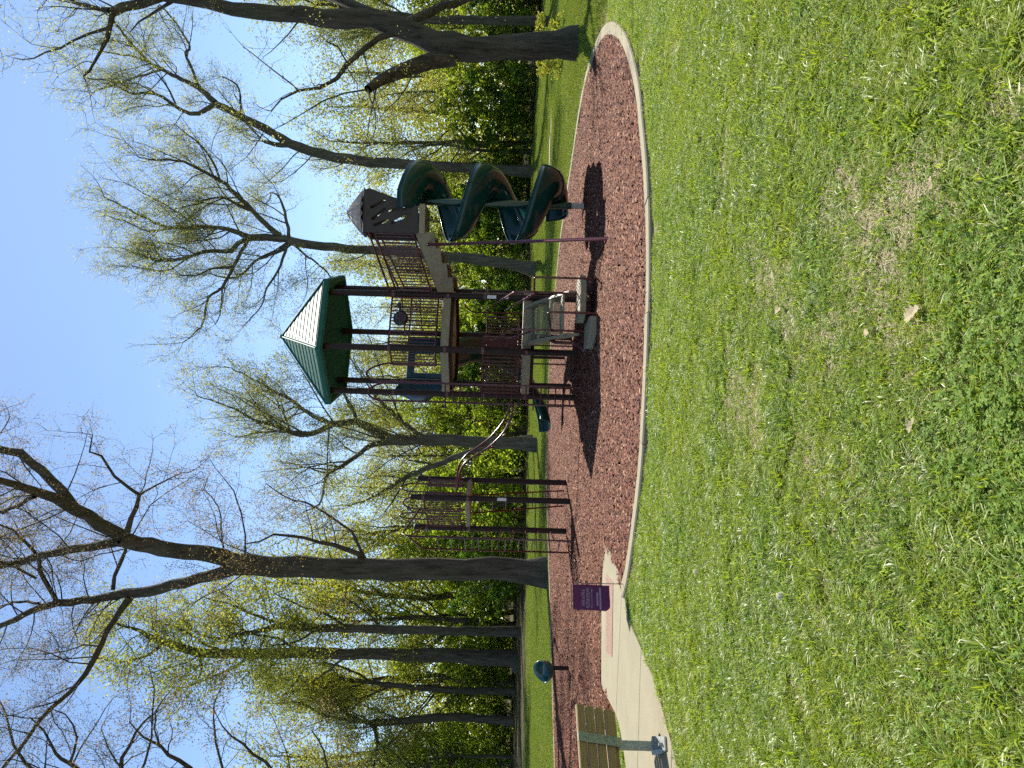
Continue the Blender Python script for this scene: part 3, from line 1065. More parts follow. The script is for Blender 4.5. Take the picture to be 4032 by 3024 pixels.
hoop((-2.98, 17.42), (-3.16, 17.62), 3.52, 3.87)
# triangular ladder with rungs on both faces
r1b, r2b = Vector((-3.22, 15.95, 0)), Vector((-3.63, 16.72, 0))
lt = empty('ladder', r1b.lerp(r2b, 0.5) - TC, parent=PS)
ORG[lt.name] = r1b.lerp(r2b, 0.5)
MB().tube([(r1b.x, r1b.y, -0.1), (-3.23, 16.0, 3.45), (-3.20, 16.08, 3.60), (-2.78, 16.95, 3.32)], 0.020, 8).build('ladder_rail', MT['rail'], lt)
MB().tube([(r2b.x, r2b.y, -0.1), (-3.64, 16.75, 3.2), (-3.60, 16.70, 3.28), (-3.30, 16.15, 3.44)], 0.020, 8).build('ladder_rail', MT['rail'], lt)
MB().tube([(-3.25, 16.05, 3.46), (-3.37, 17.8, 3.33)], 0.018, 8).build('ladder_rail', MT['rail'], lt)
for k in range(10):
    z = 0.30 + k * 0.285
    rod('rung', (r1b.x, r1b.y, z), (r2b.x, r2b.y, z), 0.013, lt)
    if z < 2.5:
        rod('rung', (r1b.x, r1b.y, z + 0.12), (L3.x, L3.y, z + 0.12), 0.013, lt)
        rod('rung', (r2b.x, r2b.y, z + 0.16), (L3.x, L3.y, z + 0.16), 0.013, lt)
# inclined ladder at the back
il = empty('ladder', Vector((-2.9, 18.6, 0)) - TC, parent=PS)
ORG[il.name] = Vector((-2.9, 18.6, 0))
i0, i1 = Vector((-3.05, 18.0, 2.30)), Vector((-2.94, 18.85, -0.05))
off = Vector((0.40, 0.10, 0))
MB().tube([i0, i1], 0.018, 8).build('ladder_rail', MT['rail'], il)
MB().tube([i0 + off, i1 + off * 0.9], 0.018, 8).build('ladder_rail', MT['rail'], il)
for k in range(7):
    t = (k + 0.7) / 7.5
    rod('rung', i0.lerp(i1, t), (i0 + off).lerp(i1 + off * 0.9, t), 0.013, il)
# climbing wave: two curved rails with hanging grips
wa = smooth_path([(-0.36, 15.73, 1.43), (-0.58, 15.95, 1.46), (-0.81, 16.17, 1.57), (-1.13, 16.47, 1.81), (-1.38, 16.69, 2.09), (-1.57, 16.87, 2.34), (-1.8, 17.06, 2.5), (-2.09, 17.31, 2.57), (-2.47, 17.62, 2.6)], 4)
wb = smooth_path([(-0.38, 15.55, 1.37), (-0.62, 15.7, 1.38), (-0.87, 15.95, 1.47), (-1.1, 16.17, 1.61), (-1.38, 16.43, 1.88), (-1.57, 16.59, 2.15), (-1.72, 16.73, 2.35), (-1.96, 16.94, 2.48), (-2.40, 17.28, 2.56)], 4)
wave = empty('climbing_wave', Vector((-1.3, 16.5, 1.9)) - TC, parent=PS)
ORG[wave.name] = Vector((-1.3, 16.5, 1.9))
MB().tube(wa, 0.023, 8).build('wave_rail', MT['rail'], wave)
MB().tube(wb, 0.023, 8).build('wave_rail', MT['rail'], wave)
for k in range(7):
    i = 4 + int(k * 4.2)
    p, q = wa[i], wb[i]
    d = (wa[i + 1] - wa[i - 1]).normalized()
    dn = Vector((0, 0, -0.15)) - d * 0.05
    MB().tube([p, p + dn * 0.8, p.lerp(q, 0.12) + dn, p.lerp(q, 0.88) + dn, q + dn * 0.8, q], 0.012, 6).build('grip', MT['rail'], wave)

# ------------------------------------------------------------------ spinner cup, flag, bench
SP = thing('spinner_seat', (-5.89, 16.03, 0), 'small teal cup seat on a dark post standing in the mulch', 'spinner seat')
c = Vector((-5.89, 16.03, 0))
MB().tube([c + Vector((0, 0, -0.1)), c + Vector((0, 0, 0.40))], 0.045, 12).build('post', MT['post'], SP)
vs, fs = [], []
prof = [(0.05, 0.0), (0.12, 0.005), (0.19, 0.06), (0.225, 0.15), (0.245, 0.24), (0.252, 0.255), (0.236, 0.25), (0.215, 0.155), (0.175, 0.075), (0.10, 0.03), (0.001, 0.02)]
tilt = Matrix.Rotation(R(33), 3, 'X') @ Matrix.Rotation(R(-10), 3, 'Y')
n = 28
for r_, z in prof:
    for k in range(n):
        a = 2 * math.pi * k / n
        zz = z * (1.0 + 0.30 * max(0, math.sin(a)) ** 2)
        vs.append(c + Vector((0, 0, 0.40)) + tilt @ (0.92 * Vector((r_ * math.cos(a), r_ * math.sin(a), zz))))
for i in range(len(prof) - 1):
    for k in range(n):
        fs.append((i * n + k, i * n + (k + 1) % n, (i + 1) * n + (k + 1) % n, (i + 1) * n + k))
MB().add(vs, fs, True).build('cup', MT['teal'], SP)

FG = thing('garden_flag', (-2.27, 8.88, 0), 'small purple garden flag on a thin metal stake beside the concrete path', 'flag')
fb = Vector((-2.27, 8.88, 0))
MB().tube([fb + Vector((0, 0, -0.1)), fb + Vector((-0.004, 0, 0.63)), fb + Vector((-0.02, 0, 0.645)), fb + Vector((-0.31, -0.02, 0.632))], 0.0045, 6).build('stake', MT['iron'], FG)
vs, fs = [], []
nx, nz = 12, 16
def flagpt(s, t, off=0.0):
    # s across (0 at the stake), t down
    x = -0.020 - 0.285 * s - 0.010 * t
    z = 0.63 - 0.013 * s - 0.425 * t
    if s > 0.8 and t > 0.85:
        z += 0.05 * ((s - 0.8) / 0.2) ** 2 * ((t - 0.85) / 0.15)
    y = -0.02 * s + 0.020 * math.sin(5.0 * s + 1.2 * t) * t + 0.012 * math.sin(3 * t) - off
    return fb + Vector((x, y, z))
for lay in (0, 1):
    for j in range(nz + 1):
        for i in range(nx + 1):
            vs.append(flagpt(i / nx, j / nz, 0.0 if lay else 0.003))
w_ = nx + 1
L = w_ * (nz + 1)
for j in range(nz):
    for i in range(nx):
        a = j * w_ + i
        fs += [(a, a + w_, a + w_ + 1, a + 1), (L + a, L + a + 1, L + a + w_ + 1, L + a + w_)]
for i in range(nx):
    fs += [(i, i + 1, L + i + 1, L + i), (nz * w_ + i, L + nz * w_ + i, L + nz * w_ + i + 1, nz * w_ + i + 1)]
for j in range(nz):
    a, b = j * w_, j * w_ + nx
    fs += [(a, L + a, L + a + w_, a + w_), (b, b + w_, L + b + w_, L + b)]
cloth = MB().add(vs, fs, True).build('flag_cloth', MT['flag'], FG)

def flag_text(body, s0, s1, t0, t1):
    """lettering printed on the cloth, wrapped onto its folds; s runs from the stake to the free edge"""
    cu = bpy.data.curves.new('lettering', 'FONT')
    cu.body = body
    cu.resolution_u = 2
    tmp = bpy.data.objects.new('lettering', cu)
    col.objects.link(tmp)
    bpy.context.view_layer.update()
    me = bpy.data.meshes.new_from_object(tmp.evaluated_get(bpy.context.evaluated_depsgraph_get()))
    bpy.data.objects.remove(tmp)
    co = np.array([v.co[:] for v in me.vertices])
    mn, mx_ = co.min(0), co.max(0)
    for v in me.vertices:
        u = (v.co.x - mn[0]) / (mx_[0] - mn[0])
        w = (v.co.y - mn[1]) / max(1e-6, mx_[1] - mn[1])
        s = s1 + (s0 - s1) * u           # reads from the free edge towards the stake
        t = t1 + (t0 - t1) * w
        v.co = flagpt(s, t, 0.0045) - fb
    o = mobj('lettering', me, MT['print'], cloth)
    return o
flag_text('RAISE HOPE &', 0.20, 0.83, 0.235, 0.325)
flag_text('FOSTER DREAMS', 0.12, 0.90, 0.360, 0.455)
flag_text('BECOME A FOSTER PARENT', 0.15, 0.88, 0.490, 0.535)
# the two lowest lines are too small to read in the photograph: rows of small marks
for t, s0, s1, nmk in ((0.64, 0.30, 0.80, 9), (0.72, 0.10, 0.95, 22)):
    mb = MB()
    for i in range(nmk):
        a = s0 + (s1 - s0) * i / nmk
        b = a + (s1 - s0) / nmk * 0.72
        mb.add([flagpt(a, t, .0045), flagpt(b, t, .0045), flagpt(b, t + 0.045, .0045), flagpt(a, t + 0.045, .0045)], [(0, 1, 2, 3)])
    mb.build('lettering', MT['print'], cloth)

BO = Vector((-2.93, 6.98, 0))
BN = thing('park_bench', BO, 'brown slatted bench with galvanised steel legs on the concrete path', 'bench')
al = Vector((-0.52, -0.86, 0)).normalized()
bn = Vector((0.86, -0.52, 0)).normalized()
BL = 1.83
def plank(c0, up, wid, th, ext=0.0):
    up = Vector(up).normalized()
    nrm_ = al.cross(up).normalized()
    a, b = c0 - al * ext, c0 + al * (BL + ext)
    return MB().box((a + b) / 2, (b - a) / 2, up * wid / 2, nrm_ * th / 2).build('plank', MT['plank'], BN, 0.008)
upb = (Vector((0, 0, 0.33)) + bn * 0.075).normalized()
for k in range(4):
    plank(BO + Vector((0, 0, 0.445)) + upb * (0.088 * k), upb, 0.076, 0.036)
for k in range(4):
    plank(BO + Vector((0, 0, 0.40 + 0.012 * k)) - bn * (0.055 + 0.10 * k), -bn + Vector((0, 0, 0.10)), 0.088, 0.036)
for t in (0.33, BL - 0.33):
    q = BO + al * t
    leg = empty('leg', q - BO, parent=BN)
    ORG[leg.name] = q
    # flat strap up the back of the planks
    side = al * 0.045
    pts_ = [q + Vector((0, 0, 0.36)) + bn * 0.012, q + Vector((0, 0, 0.42)) + bn * 0.026, q + Vector((0, 0, 0.445)) + upb * 0.30 + bn * 0.026]
    for a, b in zip(pts_[:-1], pts_[1:]):
        d = (b - a)
        nn = al.cross(d).normalized() * 0.006
        MB().box((a + b) / 2, d / 2, side, nn).build('strap', MT['galv'], leg, 0.003)
    for k in range(3):
        c_ = q + Vector((0, 0, 0.445)) + upb * (0.044 + 0.088 * k) + bn * 0.03
        MB().tube([c_, c_ + bn * 0.014], 0.010, 8).build('bolt', MT['galv'], leg)
    MB().box(q - bn * 0.025 + Vector((0, 0, 0.215)), al * 0.037, bn * 0.022, Vector((0, 0, 0.16))).build('leg_post', MT['galv'], leg, 0.005)
    MB().box(q - bn * 0.20 + Vector((0, 0, 0.375)), al * 0.035, bn * 0.20, Vector((0, 0, 0.008))).build('seat_bracket', MT['galv'], leg, 0.003)
    fdir = (bn * 0.8 - al * -0.55).normalized()
    f0, f1 = q - bn * 0.06, q + (bn * 0.55 + al * 0.35).normalized() * 0.36
    prof_ = [Vector((f0.x, f0.y, 0.026)), Vector((f0.x, f0.y, 0.085)), Vector((q.x, q.y, 0.090)) + bn * 0.03, Vector((f1.x, f1.y, 0.045)), Vector((f1.x, f1.y, 0.026))]
    sd = Vector((-(f1 - f0).normalized().y, (f1 - f0).normalized().x, 0)) * 0.055
    MB().prism([p - sd for p in prof_], sd * 2).build('foot', MT['galv'], leg, 0.006)
    bt = f0.lerp(f1, 0.85)
    MB().tube([(bt.x, bt.y, 0.05), (bt.x, bt.y, 0.085)], 0.014, 8).build('bolt', MT['galv'], leg)

# main limbs of the trees around the playground: base point, then x, y, z, radius along each limb
LIMBS = {
'oak': ((-6.29, 25.9, 0.0), [
  [(0.0,0.0,-0.15,0.585),(-0.0,0.0,0.29,0.499),(0.01,0.0,0.68,0.437),(0.03,0.0,1.31,0.409),(-0.02,0.0,3.64,0.37),(-0.09,0.0,5.98,0.343),(-0.1,0.0,8.32,0.343),(-0.1,0.0,9.88,0.359),(-0.06,0.0,10.66,0.374)],
  [(0.05,0.0,10.59,0.273),(0.3,-0.19,11.38,0.271),(0.4,-0.44,12.43,0.261),(0.66,-0.71,13.46,0.25),(0.91,-1.0,13.92,0.262)],
  [(0.97,-1.0,13.89,0.21),(1.45,-1.29,14.46,0.2),(1.94,-1.67,15.0,0.182),(2.28,-2.09,15.42,0.165),(2.55,-2.53,15.87,0.134),(2.81,-3.0,16.13,0.11),(3.1,-3.49,16.63,0.094),(3.31,-4.0,17.22,0.073)],
  [(1.9,-1.67,15.0,0.16),(2.42,-1.55,15.52,0.158),(3.08,-1.4,16.29,0.147),(3.52,-1.23,17.08,0.134),(3.74,-1.05,17.87,0.112),(3.96,-0.86,18.76,0.094),(4.37,-0.67,19.82,0.068)],
  [(2.48,-2.53,15.79,0.084),(2.19,-2.15,16.38,0.079),(1.92,-1.66,17.05,0.073),(1.54,-1.12,18.06,0.06),(0.87,-0.53,19.2,0.038)],
  [(0.82,-1.0,13.88,0.172),(0.6,-0.81,14.77,0.144),(0.4,-0.56,15.82,0.13),(0.16,-0.28,16.74,0.123),(-0.17,0.02,17.69,0.125),(-0.38,0.34,18.44,0.126),(-0.57,0.66,19.37,0.112),(-0.77,1.0,20.73,0.081)],
  [(1.12,-1.0,13.74,0.112),(1.61,-1.19,13.48,0.082),(2.4,-1.44,13.15,0.066),(2.66,-1.72,13.32,0.051),(3.05,-2.02,13.68,0.043),(3.72,-2.34,13.9,0.035),(3.88,-2.66,14.08,0.028),(4.4,-3.0,13.84,0.017)],
  [(2.4,-1.44,13.15,0.044),(2.85,-2.11,12.27,0.032),(3.27,-2.98,11.33,0.021),(3.57,-3.94,10.39,0.013)],
  [(-0.22,0.0,10.58,0.242),(-0.47,0.1,11.31,0.203),(-0.77,0.23,12.3,0.181),(-1.03,0.38,13.15,0.174),(-1.29,0.54,14.08,0.175),(-1.44,0.7,14.88,0.152),(-1.64,0.87,15.77,0.137),(-1.85,1.05,17.08,0.138),(-2.08,1.23,17.75,0.114),(-2.45,1.42,18.51,0.107),(-2.91,1.61,19.45,0.091),(-3.24,1.8,20.23,0.083),(-3.72,2.0,21.36,0.059)],
  [(-1.4,0.54,14.28,0.127),(-1.86,0.39,14.55,0.103),(-2.53,0.21,14.91,0.094),(-3.25,0.0,15.13,0.094),(-3.79,-0.22,15.34,0.085),(-4.33,-0.45,15.73,0.077),(-4.78,-0.69,16.19,0.068),(-5.59,-0.94,16.69,0.06),(-6.46,-1.2,17.32,0.052),(-7.0,-1.46,17.72,0.037)],
  [(-1.25,0.7,14.97,0.08),(-0.76,0.7,14.94,0.072),(-0.2,0.7,14.72,0.072),(0.17,0.7,14.57,0.056)],
  [(-1.73,1.05,17.12,0.081),(-1.0,0.7,17.38,0.08),(-0.17,0.24,17.28,0.067),(0.48,-0.26,17.38,0.054),(0.97,-0.8,17.51,0.038),(1.3,-1.36,17.59,0.03),(1.54,-1.95,17.79,0.018)],
  [(-1.92,1.23,17.84,0.057),(-2.15,2.03,19.25,0.05),(-2.65,3.07,20.26,0.044),(-3.3,4.23,21.73,0.036)],
  [(-0.92,0.7,17.62,0.048),(-0.41,0.16,18.09,0.039),(-0.02,-0.53,18.26,0.031),(0.6,-1.3,18.35,0.022)],
  [(0.02,0.0,6.18,0.117),(0.41,-0.19,6.35,0.093),(0.68,-0.44,6.84,0.077),(0.95,-0.72,7.55,0.053),(1.17,-1.02,8.38,0.045),(1.26,-1.34,8.88,0.037),(1.09,-1.66,9.21,0.026),(1.08,-2.0,9.53,0.018)],
  [(-0.01,0.0,6.06,0.07),(0.36,0.23,6.31,0.055),(1.03,0.54,6.75,0.048),(1.43,0.87,7.48,0.04),(1.91,1.23,8.56,0.037),(2.07,1.61,9.49,0.025),(2.41,2.0,10.21,0.017)],
  [(0.72,-2.0,9.56,0.032),(1.34,-1.86,9.59,0.029),(1.95,-1.67,9.82,0.026),(2.64,-1.46,10.14,0.022),(3.04,-1.23,10.6,0.015),(3.53,-1.0,11.08,0.011)],
  [(0.39,0.0,10.95,0.035),(1.2,-0.19,10.98,0.027),(1.94,-0.44,10.98,0.023),(2.58,-0.71,11.39,0.019),(3.0,-1.0,11.14,0.011)],
]),
'broad': ((8.46, 18.9, 0.0), [
  [(-0.0,0.0,-0.15,0.469),(-0.04,0.0,0.24,0.384),(-0.09,0.0,0.58,0.336),(-0.22,0.0,1.72,0.299),(-0.32,0.0,2.57,0.313),(-0.25,0.0,3.14,0.336),(-0.14,0.0,3.54,0.296),(0.05,0.0,4.0,0.262),(0.26,0.0,4.58,0.245),(0.46,0.0,5.15,0.233),(0.43,0.0,5.72,0.233),(0.33,0.0,6.29,0.216),(0.45,0.0,6.86,0.21),(0.49,0.0,7.43,0.199),(0.54,0.0,8.0,0.188),(0.55,0.0,8.57,0.171),(0.64,0.0,9.14,0.142),(0.73,0.0,9.71,0.137),(0.77,0.0,10.28,0.128),(0.67,0.0,10.85,0.119),(0.52,0.0,11.24,0.119),(0.36,0.0,11.52,0.108)],
  [(0.39,0.0,11.52,0.074),(0.67,0.38,12.31,0.058),(1.07,0.87,13.07,0.048),(1.49,1.42,14.01,0.037),(1.94,2.0,15.26,0.022)],
  [(0.28,0.0,11.49,0.068),(-0.37,-0.19,11.51,0.056),(-0.82,-0.44,11.54,0.039),(-1.38,-0.71,11.59,0.027),(-1.6,-1.0,11.59,0.016)],
  [(-0.09,-0.19,11.49,0.045),(-0.16,-0.04,12.05,0.034),(-0.31,0.14,12.49,0.029),(-0.53,0.35,13.3,0.023),(-0.63,0.58,14.02,0.015),(-0.49,0.81,14.41,0.009)],
  [(-0.52,0.0,3.07,0.205),(-0.68,-0.22,3.61,0.202),(-0.95,-0.5,4.02,0.188),(-1.26,-0.81,4.4,0.158),(-1.53,-1.15,4.67,0.134),(-1.89,-1.5,4.86,0.094)],
  [(0.09,0.0,4.46,0.091),(-0.07,-0.08,4.89,0.079),(-0.47,-0.19,5.31,0.068),(-0.87,-0.31,5.61,0.062),(-1.26,-0.44,5.8,0.056),(-1.52,-0.57,6.2,0.044),(-1.69,-0.71,6.65,0.033),(-1.95,-0.85,6.99,0.022),(-2.28,-1.0,7.2,0.013)],
  [(-1.69,-0.71,6.65,0.025),(-1.24,-0.44,7.13,0.022),(-0.84,-0.09,7.64,0.017),(-0.24,0.29,8.36,0.012)],
  [(-0.87,-0.31,5.61,0.028),(-0.54,-0.58,5.79,0.025),(-0.59,-0.92,5.92,0.019),(-0.61,-1.31,6.04,0.011)],
  [(0.56,0.0,5.15,0.114),(1.03,0.38,6.11,0.11),(1.49,0.87,6.83,0.089),(2.23,1.42,7.91,0.061),(3.0,2.0,9.37,0.038)],
  [(0.33,0.0,4.24,0.125),(0.78,0.27,3.66,0.11),(1.15,0.61,3.17,0.1),(1.56,1.0,2.61,0.084)],
  [(0.75,0.0,9.94,0.057),(0.5,0.27,10.51,0.035),(0.47,0.61,11.14,0.023),(0.34,1.0,11.56,0.012)],
]),
'lean': ((15.56, 56.0, 0.4), [
  [(-0.0,0.0,-0.15,0.556),(-0.01,0.0,0.49,0.455),(0.0,0.0,1.67,0.371),(0.07,0.0,5.04,0.354),(0.19,0.0,8.42,0.354),(0.29,0.0,11.8,0.354),(0.55,0.0,14.33,0.354),(1.15,0.0,16.88,0.354),(1.78,0.0,18.25,0.303),(2.42,0.0,19.45,0.287),(3.21,0.0,21.16,0.27),(3.85,0.0,22.36,0.27),(4.16,0.0,23.21,0.253)],
  [(4.16,0.0,23.21,0.202),(3.4,-0.16,24.3,0.168),(3.3,-0.38,24.88,0.151),(3.69,-0.62,25.79,0.133),(4.24,-0.87,26.69,0.116),(4.44,-1.14,27.57,0.099),(4.3,-1.42,28.75,0.074),(4.97,-1.7,30.1,0.057),(4.98,-2.0,31.41,0.041)],
  [(3.86,-0.62,25.8,0.083),(4.85,-1.49,26.1,0.066),(5.21,-2.62,26.25,0.048)],
  [(4.24,0.0,23.21,0.219),(5.41,0.29,24.55,0.186),(6.19,0.67,26.09,0.154),(7.0,1.09,27.67,0.137),(7.75,1.53,28.93,0.13),(9.38,2.0,30.6,0.113),(10.97,2.49,31.95,0.088),(12.23,3.0,33.32,0.062)],
  [(5.41,0.29,24.55,0.119),(6.98,0.87,25.34,0.103),(8.48,1.62,26.22,0.095),(9.36,2.46,26.25,0.079),(11.5,3.35,27.76,0.071),(13.34,4.29,29.5,0.054)],
  [(7.75,1.53,28.93,0.087),(8.22,1.72,30.43,0.069),(8.45,1.97,31.95,0.061),(8.88,2.24,33.51,0.044),(9.3,2.53,35.45,0.026)],
  [(7.0,1.09,27.67,0.086),(6.33,0.82,29.24,0.077),(5.46,0.47,31.08,0.059),(4.77,0.09,32.21,0.034)],
  [(1.38,0.0,17.56,0.202),(1.34,0.0,18.74,0.169),(1.54,0.0,19.59,0.101)],
  [(3.37,0.0,21.33,0.101),(4.29,-0.27,21.26,0.092),(5.32,-0.61,21.42,0.067),(5.81,-1.0,22.38,0.033)],
]),
'round': ((6.92, 46.0, 0.18), [
  [(0.0,0.0,-0.15,0.526),(0.05,0.0,0.35,0.415),(0.26,0.0,1.6,0.332),(0.52,0.0,4.38,0.305),(0.67,0.0,6.46,0.291),(0.81,0.0,8.54,0.277),(0.84,0.0,9.93,0.263),(0.96,0.0,12.7,0.263),(1.13,0.0,14.09,0.263),(1.25,0.0,14.79,0.263)],
  [(1.27,0.0,14.79,0.235),(1.43,0.07,16.2,0.208),(1.41,0.16,17.21,0.195),(1.69,0.27,17.95,0.153),(1.96,0.38,19.11,0.126),(2.01,0.49,20.56,0.105),(1.91,0.61,22.15,0.084),(2.39,0.74,23.62,0.063),(3.08,0.87,24.98,0.049),(3.77,1.0,26.48,0.035)],
  [(1.91,0.61,22.15,0.07),(1.76,1.15,23.66,0.057),(2.42,1.84,25.44,0.043),(2.97,2.61,27.31,0.029)],
  [(2.01,0.49,20.56,0.063),(2.81,0.49,21.7,0.056),(3.74,0.49,23.41,0.042),(4.53,0.49,24.97,0.028)],
  [(1.51,0.0,15.35,0.18),(2.13,-0.25,16.12,0.151),(2.99,-0.57,17.0,0.137),(3.96,-0.92,18.0,0.122),(4.39,-1.31,18.54,0.108),(4.92,-1.71,19.61,0.08),(5.3,-2.12,20.77,0.066),(5.14,-2.56,21.62,0.052),(5.12,-3.0,22.45,0.032)],
  [(4.46,-1.31,18.55,0.067),(5.03,-1.87,18.61,0.06),(5.86,-2.61,19.01,0.052),(6.24,-3.43,19.46,0.038),(6.57,-4.31,19.85,0.025)],
  [(2.92,-0.57,17.0,0.096),(3.28,-0.95,17.97,0.081),(3.42,-1.44,18.46,0.067),(2.85,-1.98,19.57,0.053),(2.44,-2.57,20.23,0.033)],
  [(1.35,0.16,17.13,0.167),(1.1,0.45,18.0,0.154),(0.73,0.83,18.54,0.141),(0.68,1.25,20.12,0.114),(0.43,1.7,21.29,0.1),(0.09,2.17,23.36,0.087),(0.55,2.66,25.06,0.059),(1.04,3.16,26.51,0.037)],
  [(0.43,1.7,21.29,0.065),(-0.44,2.5,23.2,0.058),(-0.19,3.54,24.87,0.045),(0.07,4.7,27.26,0.031)],
  [(1.2,0.16,17.34,0.125),(-0.38,-0.07,18.04,0.104),(-1.68,-0.37,18.58,0.089),(-2.43,-0.71,19.25,0.075),(-3.82,-1.06,19.34,0.061),(-4.4,-1.44,19.57,0.047),(-5.11,-1.84,20.19,0.027)],
  [(-0.38,-0.07,18.04,0.069),(-0.67,-0.87,18.83,0.054),(-1.24,-1.91,19.47,0.04),(-1.42,-3.07,19.9,0.026)],
  [(-1.68,-0.37,18.58,0.055),(-3.37,-0.81,18.5,0.041),(-3.96,-1.37,18.54,0.027)],
  [(1.04,0.0,14.78,0.138),(0.57,0.23,15.53,0.111),(0.46,0.54,16.18,0.098),(0.07,0.87,17.12,0.085),(-0.76,1.23,18.07,0.071),(-0.88,1.61,19.06,0.057),(-0.57,2.0,20.37,0.029)],
  [(0.83,0.0,14.92,0.097),(-0.63,-0.38,15.31,0.076),(-1.8,-0.87,15.81,0.061),(-2.81,-1.42,15.87,0.04),(-3.95,-2.0,16.57,0.02)],
  [(0.98,0.0,14.51,0.083),(0.23,-0.54,13.51,0.068),(-0.53,-1.23,12.36,0.054),(-1.15,-2.0,11.75,0.033)],
  [(1.39,0.0,14.79,0.125),(2.46,0.54,15.12,0.098),(4.01,1.23,15.8,0.064),(4.6,2.0,16.63,0.043)],
]),
'fork': ((-3.04, 39.0, 0.02), [
  [(0.0,0.0,-0.15,0.411),(0.01,0.0,1.43,0.305),(0.05,0.0,3.19,0.293),(0.09,0.0,4.96,0.293),(0.06,0.0,6.72,0.282),(0.04,0.0,7.54,0.282)],
  [(0.06,0.0,7.42,0.258),(0.32,-0.05,8.01,0.234),(0.66,-0.12,8.59,0.211),(0.88,-0.19,9.17,0.175),(0.73,-0.27,10.31,0.152),(0.37,-0.35,10.98,0.14),(0.17,-0.44,11.88,0.128),(0.44,-0.52,12.68,0.104),(0.6,-0.61,13.24,0.087),(0.87,-0.71,14.14,0.069),(1.36,-0.8,15.04,0.052),(1.69,-0.9,15.93,0.034),(2.0,-1.0,16.93,0.023)],
  [(0.77,-0.27,10.2,0.117),(0.99,-0.03,11.08,0.106),(1.42,0.27,12.0,0.095),(1.98,0.6,12.82,0.083),(2.31,0.96,13.78,0.06),(2.76,1.34,14.64,0.049),(3.45,1.73,16.26,0.031)],
  [(0.88,-0.19,9.11,0.117),(1.53,-0.57,9.34,0.104),(2.22,-1.06,9.6,0.08),(3.01,-1.61,9.96,0.056),(3.42,-2.19,10.95,0.033)],
  [(1.42,0.27,12.0,0.059),(1.51,0.7,12.6,0.054),(1.23,1.27,13.23,0.048)],
  [(-0.05,0.0,7.3,0.164),(-0.3,0.19,8.5,0.142),(-0.75,0.44,9.01,0.119),(-1.41,0.72,10.0,0.108),(-1.88,1.02,10.78,0.084),(-2.6,1.34,11.07,0.061),(-3.63,1.66,11.37,0.049),(-4.21,2.0,12.42,0.025)],
  [(-1.88,1.02,10.78,0.054),(-1.75,1.29,11.57,0.042),(-1.58,1.64,12.65,0.031),(-1.41,2.02,13.99,0.019)],
  [(0.21,0.0,5.78,0.129),(0.68,-0.38,6.45,0.116),(1.26,-0.87,7.09,0.103),(1.94,-1.42,7.71,0.079),(2.61,-2.0,8.19,0.045)],
  [(0.44,-0.52,12.68,0.052),(0.3,-1.39,13.55,0.04),(0.13,-2.52,14.28,0.022)],
]),
'slant': ((-2.98, 43.0, 0.1), [
  [(-0.0,0.0,-0.15,0.241),(-0.23,0.0,1.15,0.199),(-0.4,0.0,2.14,0.185),(-0.9,0.0,3.57,0.178),(-1.66,0.0,5.37,0.163),(-2.35,0.0,6.99,0.142),(-2.94,0.0,7.88,0.099),(-3.62,0.0,9.0,0.064),(-4.08,0.0,10.12,0.036)],
  [(-1.66,0.0,5.37,0.071),(-1.53,0.44,6.56,0.057),(-1.27,1.0,8.09,0.036)],
  [(-2.35,0.0,6.99,0.064),(-3.37,-0.44,7.52,0.049),(-4.13,-1.0,7.97,0.028)],
]),
'tall': ((-19.76, 55.0, 0.37), [
  [(0.0,0.0,-0.15,0.91),(0.11,0.0,0.27,0.712),(0.16,0.0,0.64,0.613),(0.18,0.0,2.3,0.513),(0.21,0.0,5.61,0.48),(0.15,0.0,8.92,0.43),(0.13,0.0,12.23,0.397),(0.11,0.0,15.54,0.372),(-0.07,0.0,18.85,0.348),(-0.14,0.0,21.33,0.331),(-0.11,0.0,22.83,0.315),(0.19,0.0,24.16,0.281),(0.64,0.0,25.5,0.248),(0.87,0.0,26.33,0.215),(1.42,0.0,27.18,0.132),(1.71,0.0,28.51,0.074),(2.33,0.0,29.85,0.033)],
  [(-0.27,0.0,22.82,0.149),(-1.59,0.44,22.79,0.083),(-2.49,1.0,23.33,0.042)],
  [(0.1,0.0,21.34,0.132),(0.75,-0.54,22.31,0.098),(1.92,-1.23,23.68,0.065),(2.6,-2.0,24.97,0.04)],
  [(-0.07,0.0,18.85,0.116),(-1.5,0.8,20.76,0.092),(-2.81,1.84,23.15,0.068),(-4.03,3.0,25.68,0.044)],
  [(0.11,0.0,15.54,0.116),(1.33,-0.8,16.99,0.09),(1.95,-1.84,18.45,0.064),(3.22,-3.0,19.82,0.039)],
  [(0.49,0.0,25.16,0.116),(-0.75,0.54,27.04,0.084),(-1.4,1.23,29.04,0.059),(-1.41,2.0,31.5,0.034)],
  [(0.13,0.0,12.23,0.116),(-1.28,0.8,13.54,0.092),(-2.75,1.84,15.28,0.068),(-3.95,3.0,16.95,0.044)],
]),
'pole': ((-16.43, 51.0, 0.28), [
  [(0.0,0.0,-0.15,0.414),(0.02,0.0,0.5,0.338),(-0.01,0.0,2.35,0.307),(-0.05,0.0,5.42,0.292),(-0.07,0.0,8.49,0.276),(-0.09,0.0,11.56,0.276),(-0.1,0.0,14.63,0.261),(-0.07,0.0,16.17,0.23),(-0.32,0.0,16.93,0.184),(-0.68,0.0,18.45,0.123),(-1.03,0.0,19.98,0.077),(-0.77,0.0,21.52,0.038)],
  [(-0.09,0.0,15.4,0.123),(0.27,0.54,17.43,0.093),(0.78,1.23,19.55,0.071),(1.12,2.0,21.92,0.04)],
  [(-0.09,0.0,11.56,0.107),(0.89,-0.54,12.69,0.084),(1.65,-1.23,14.34,0.06),(2.71,-2.0,15.94,0.037)],
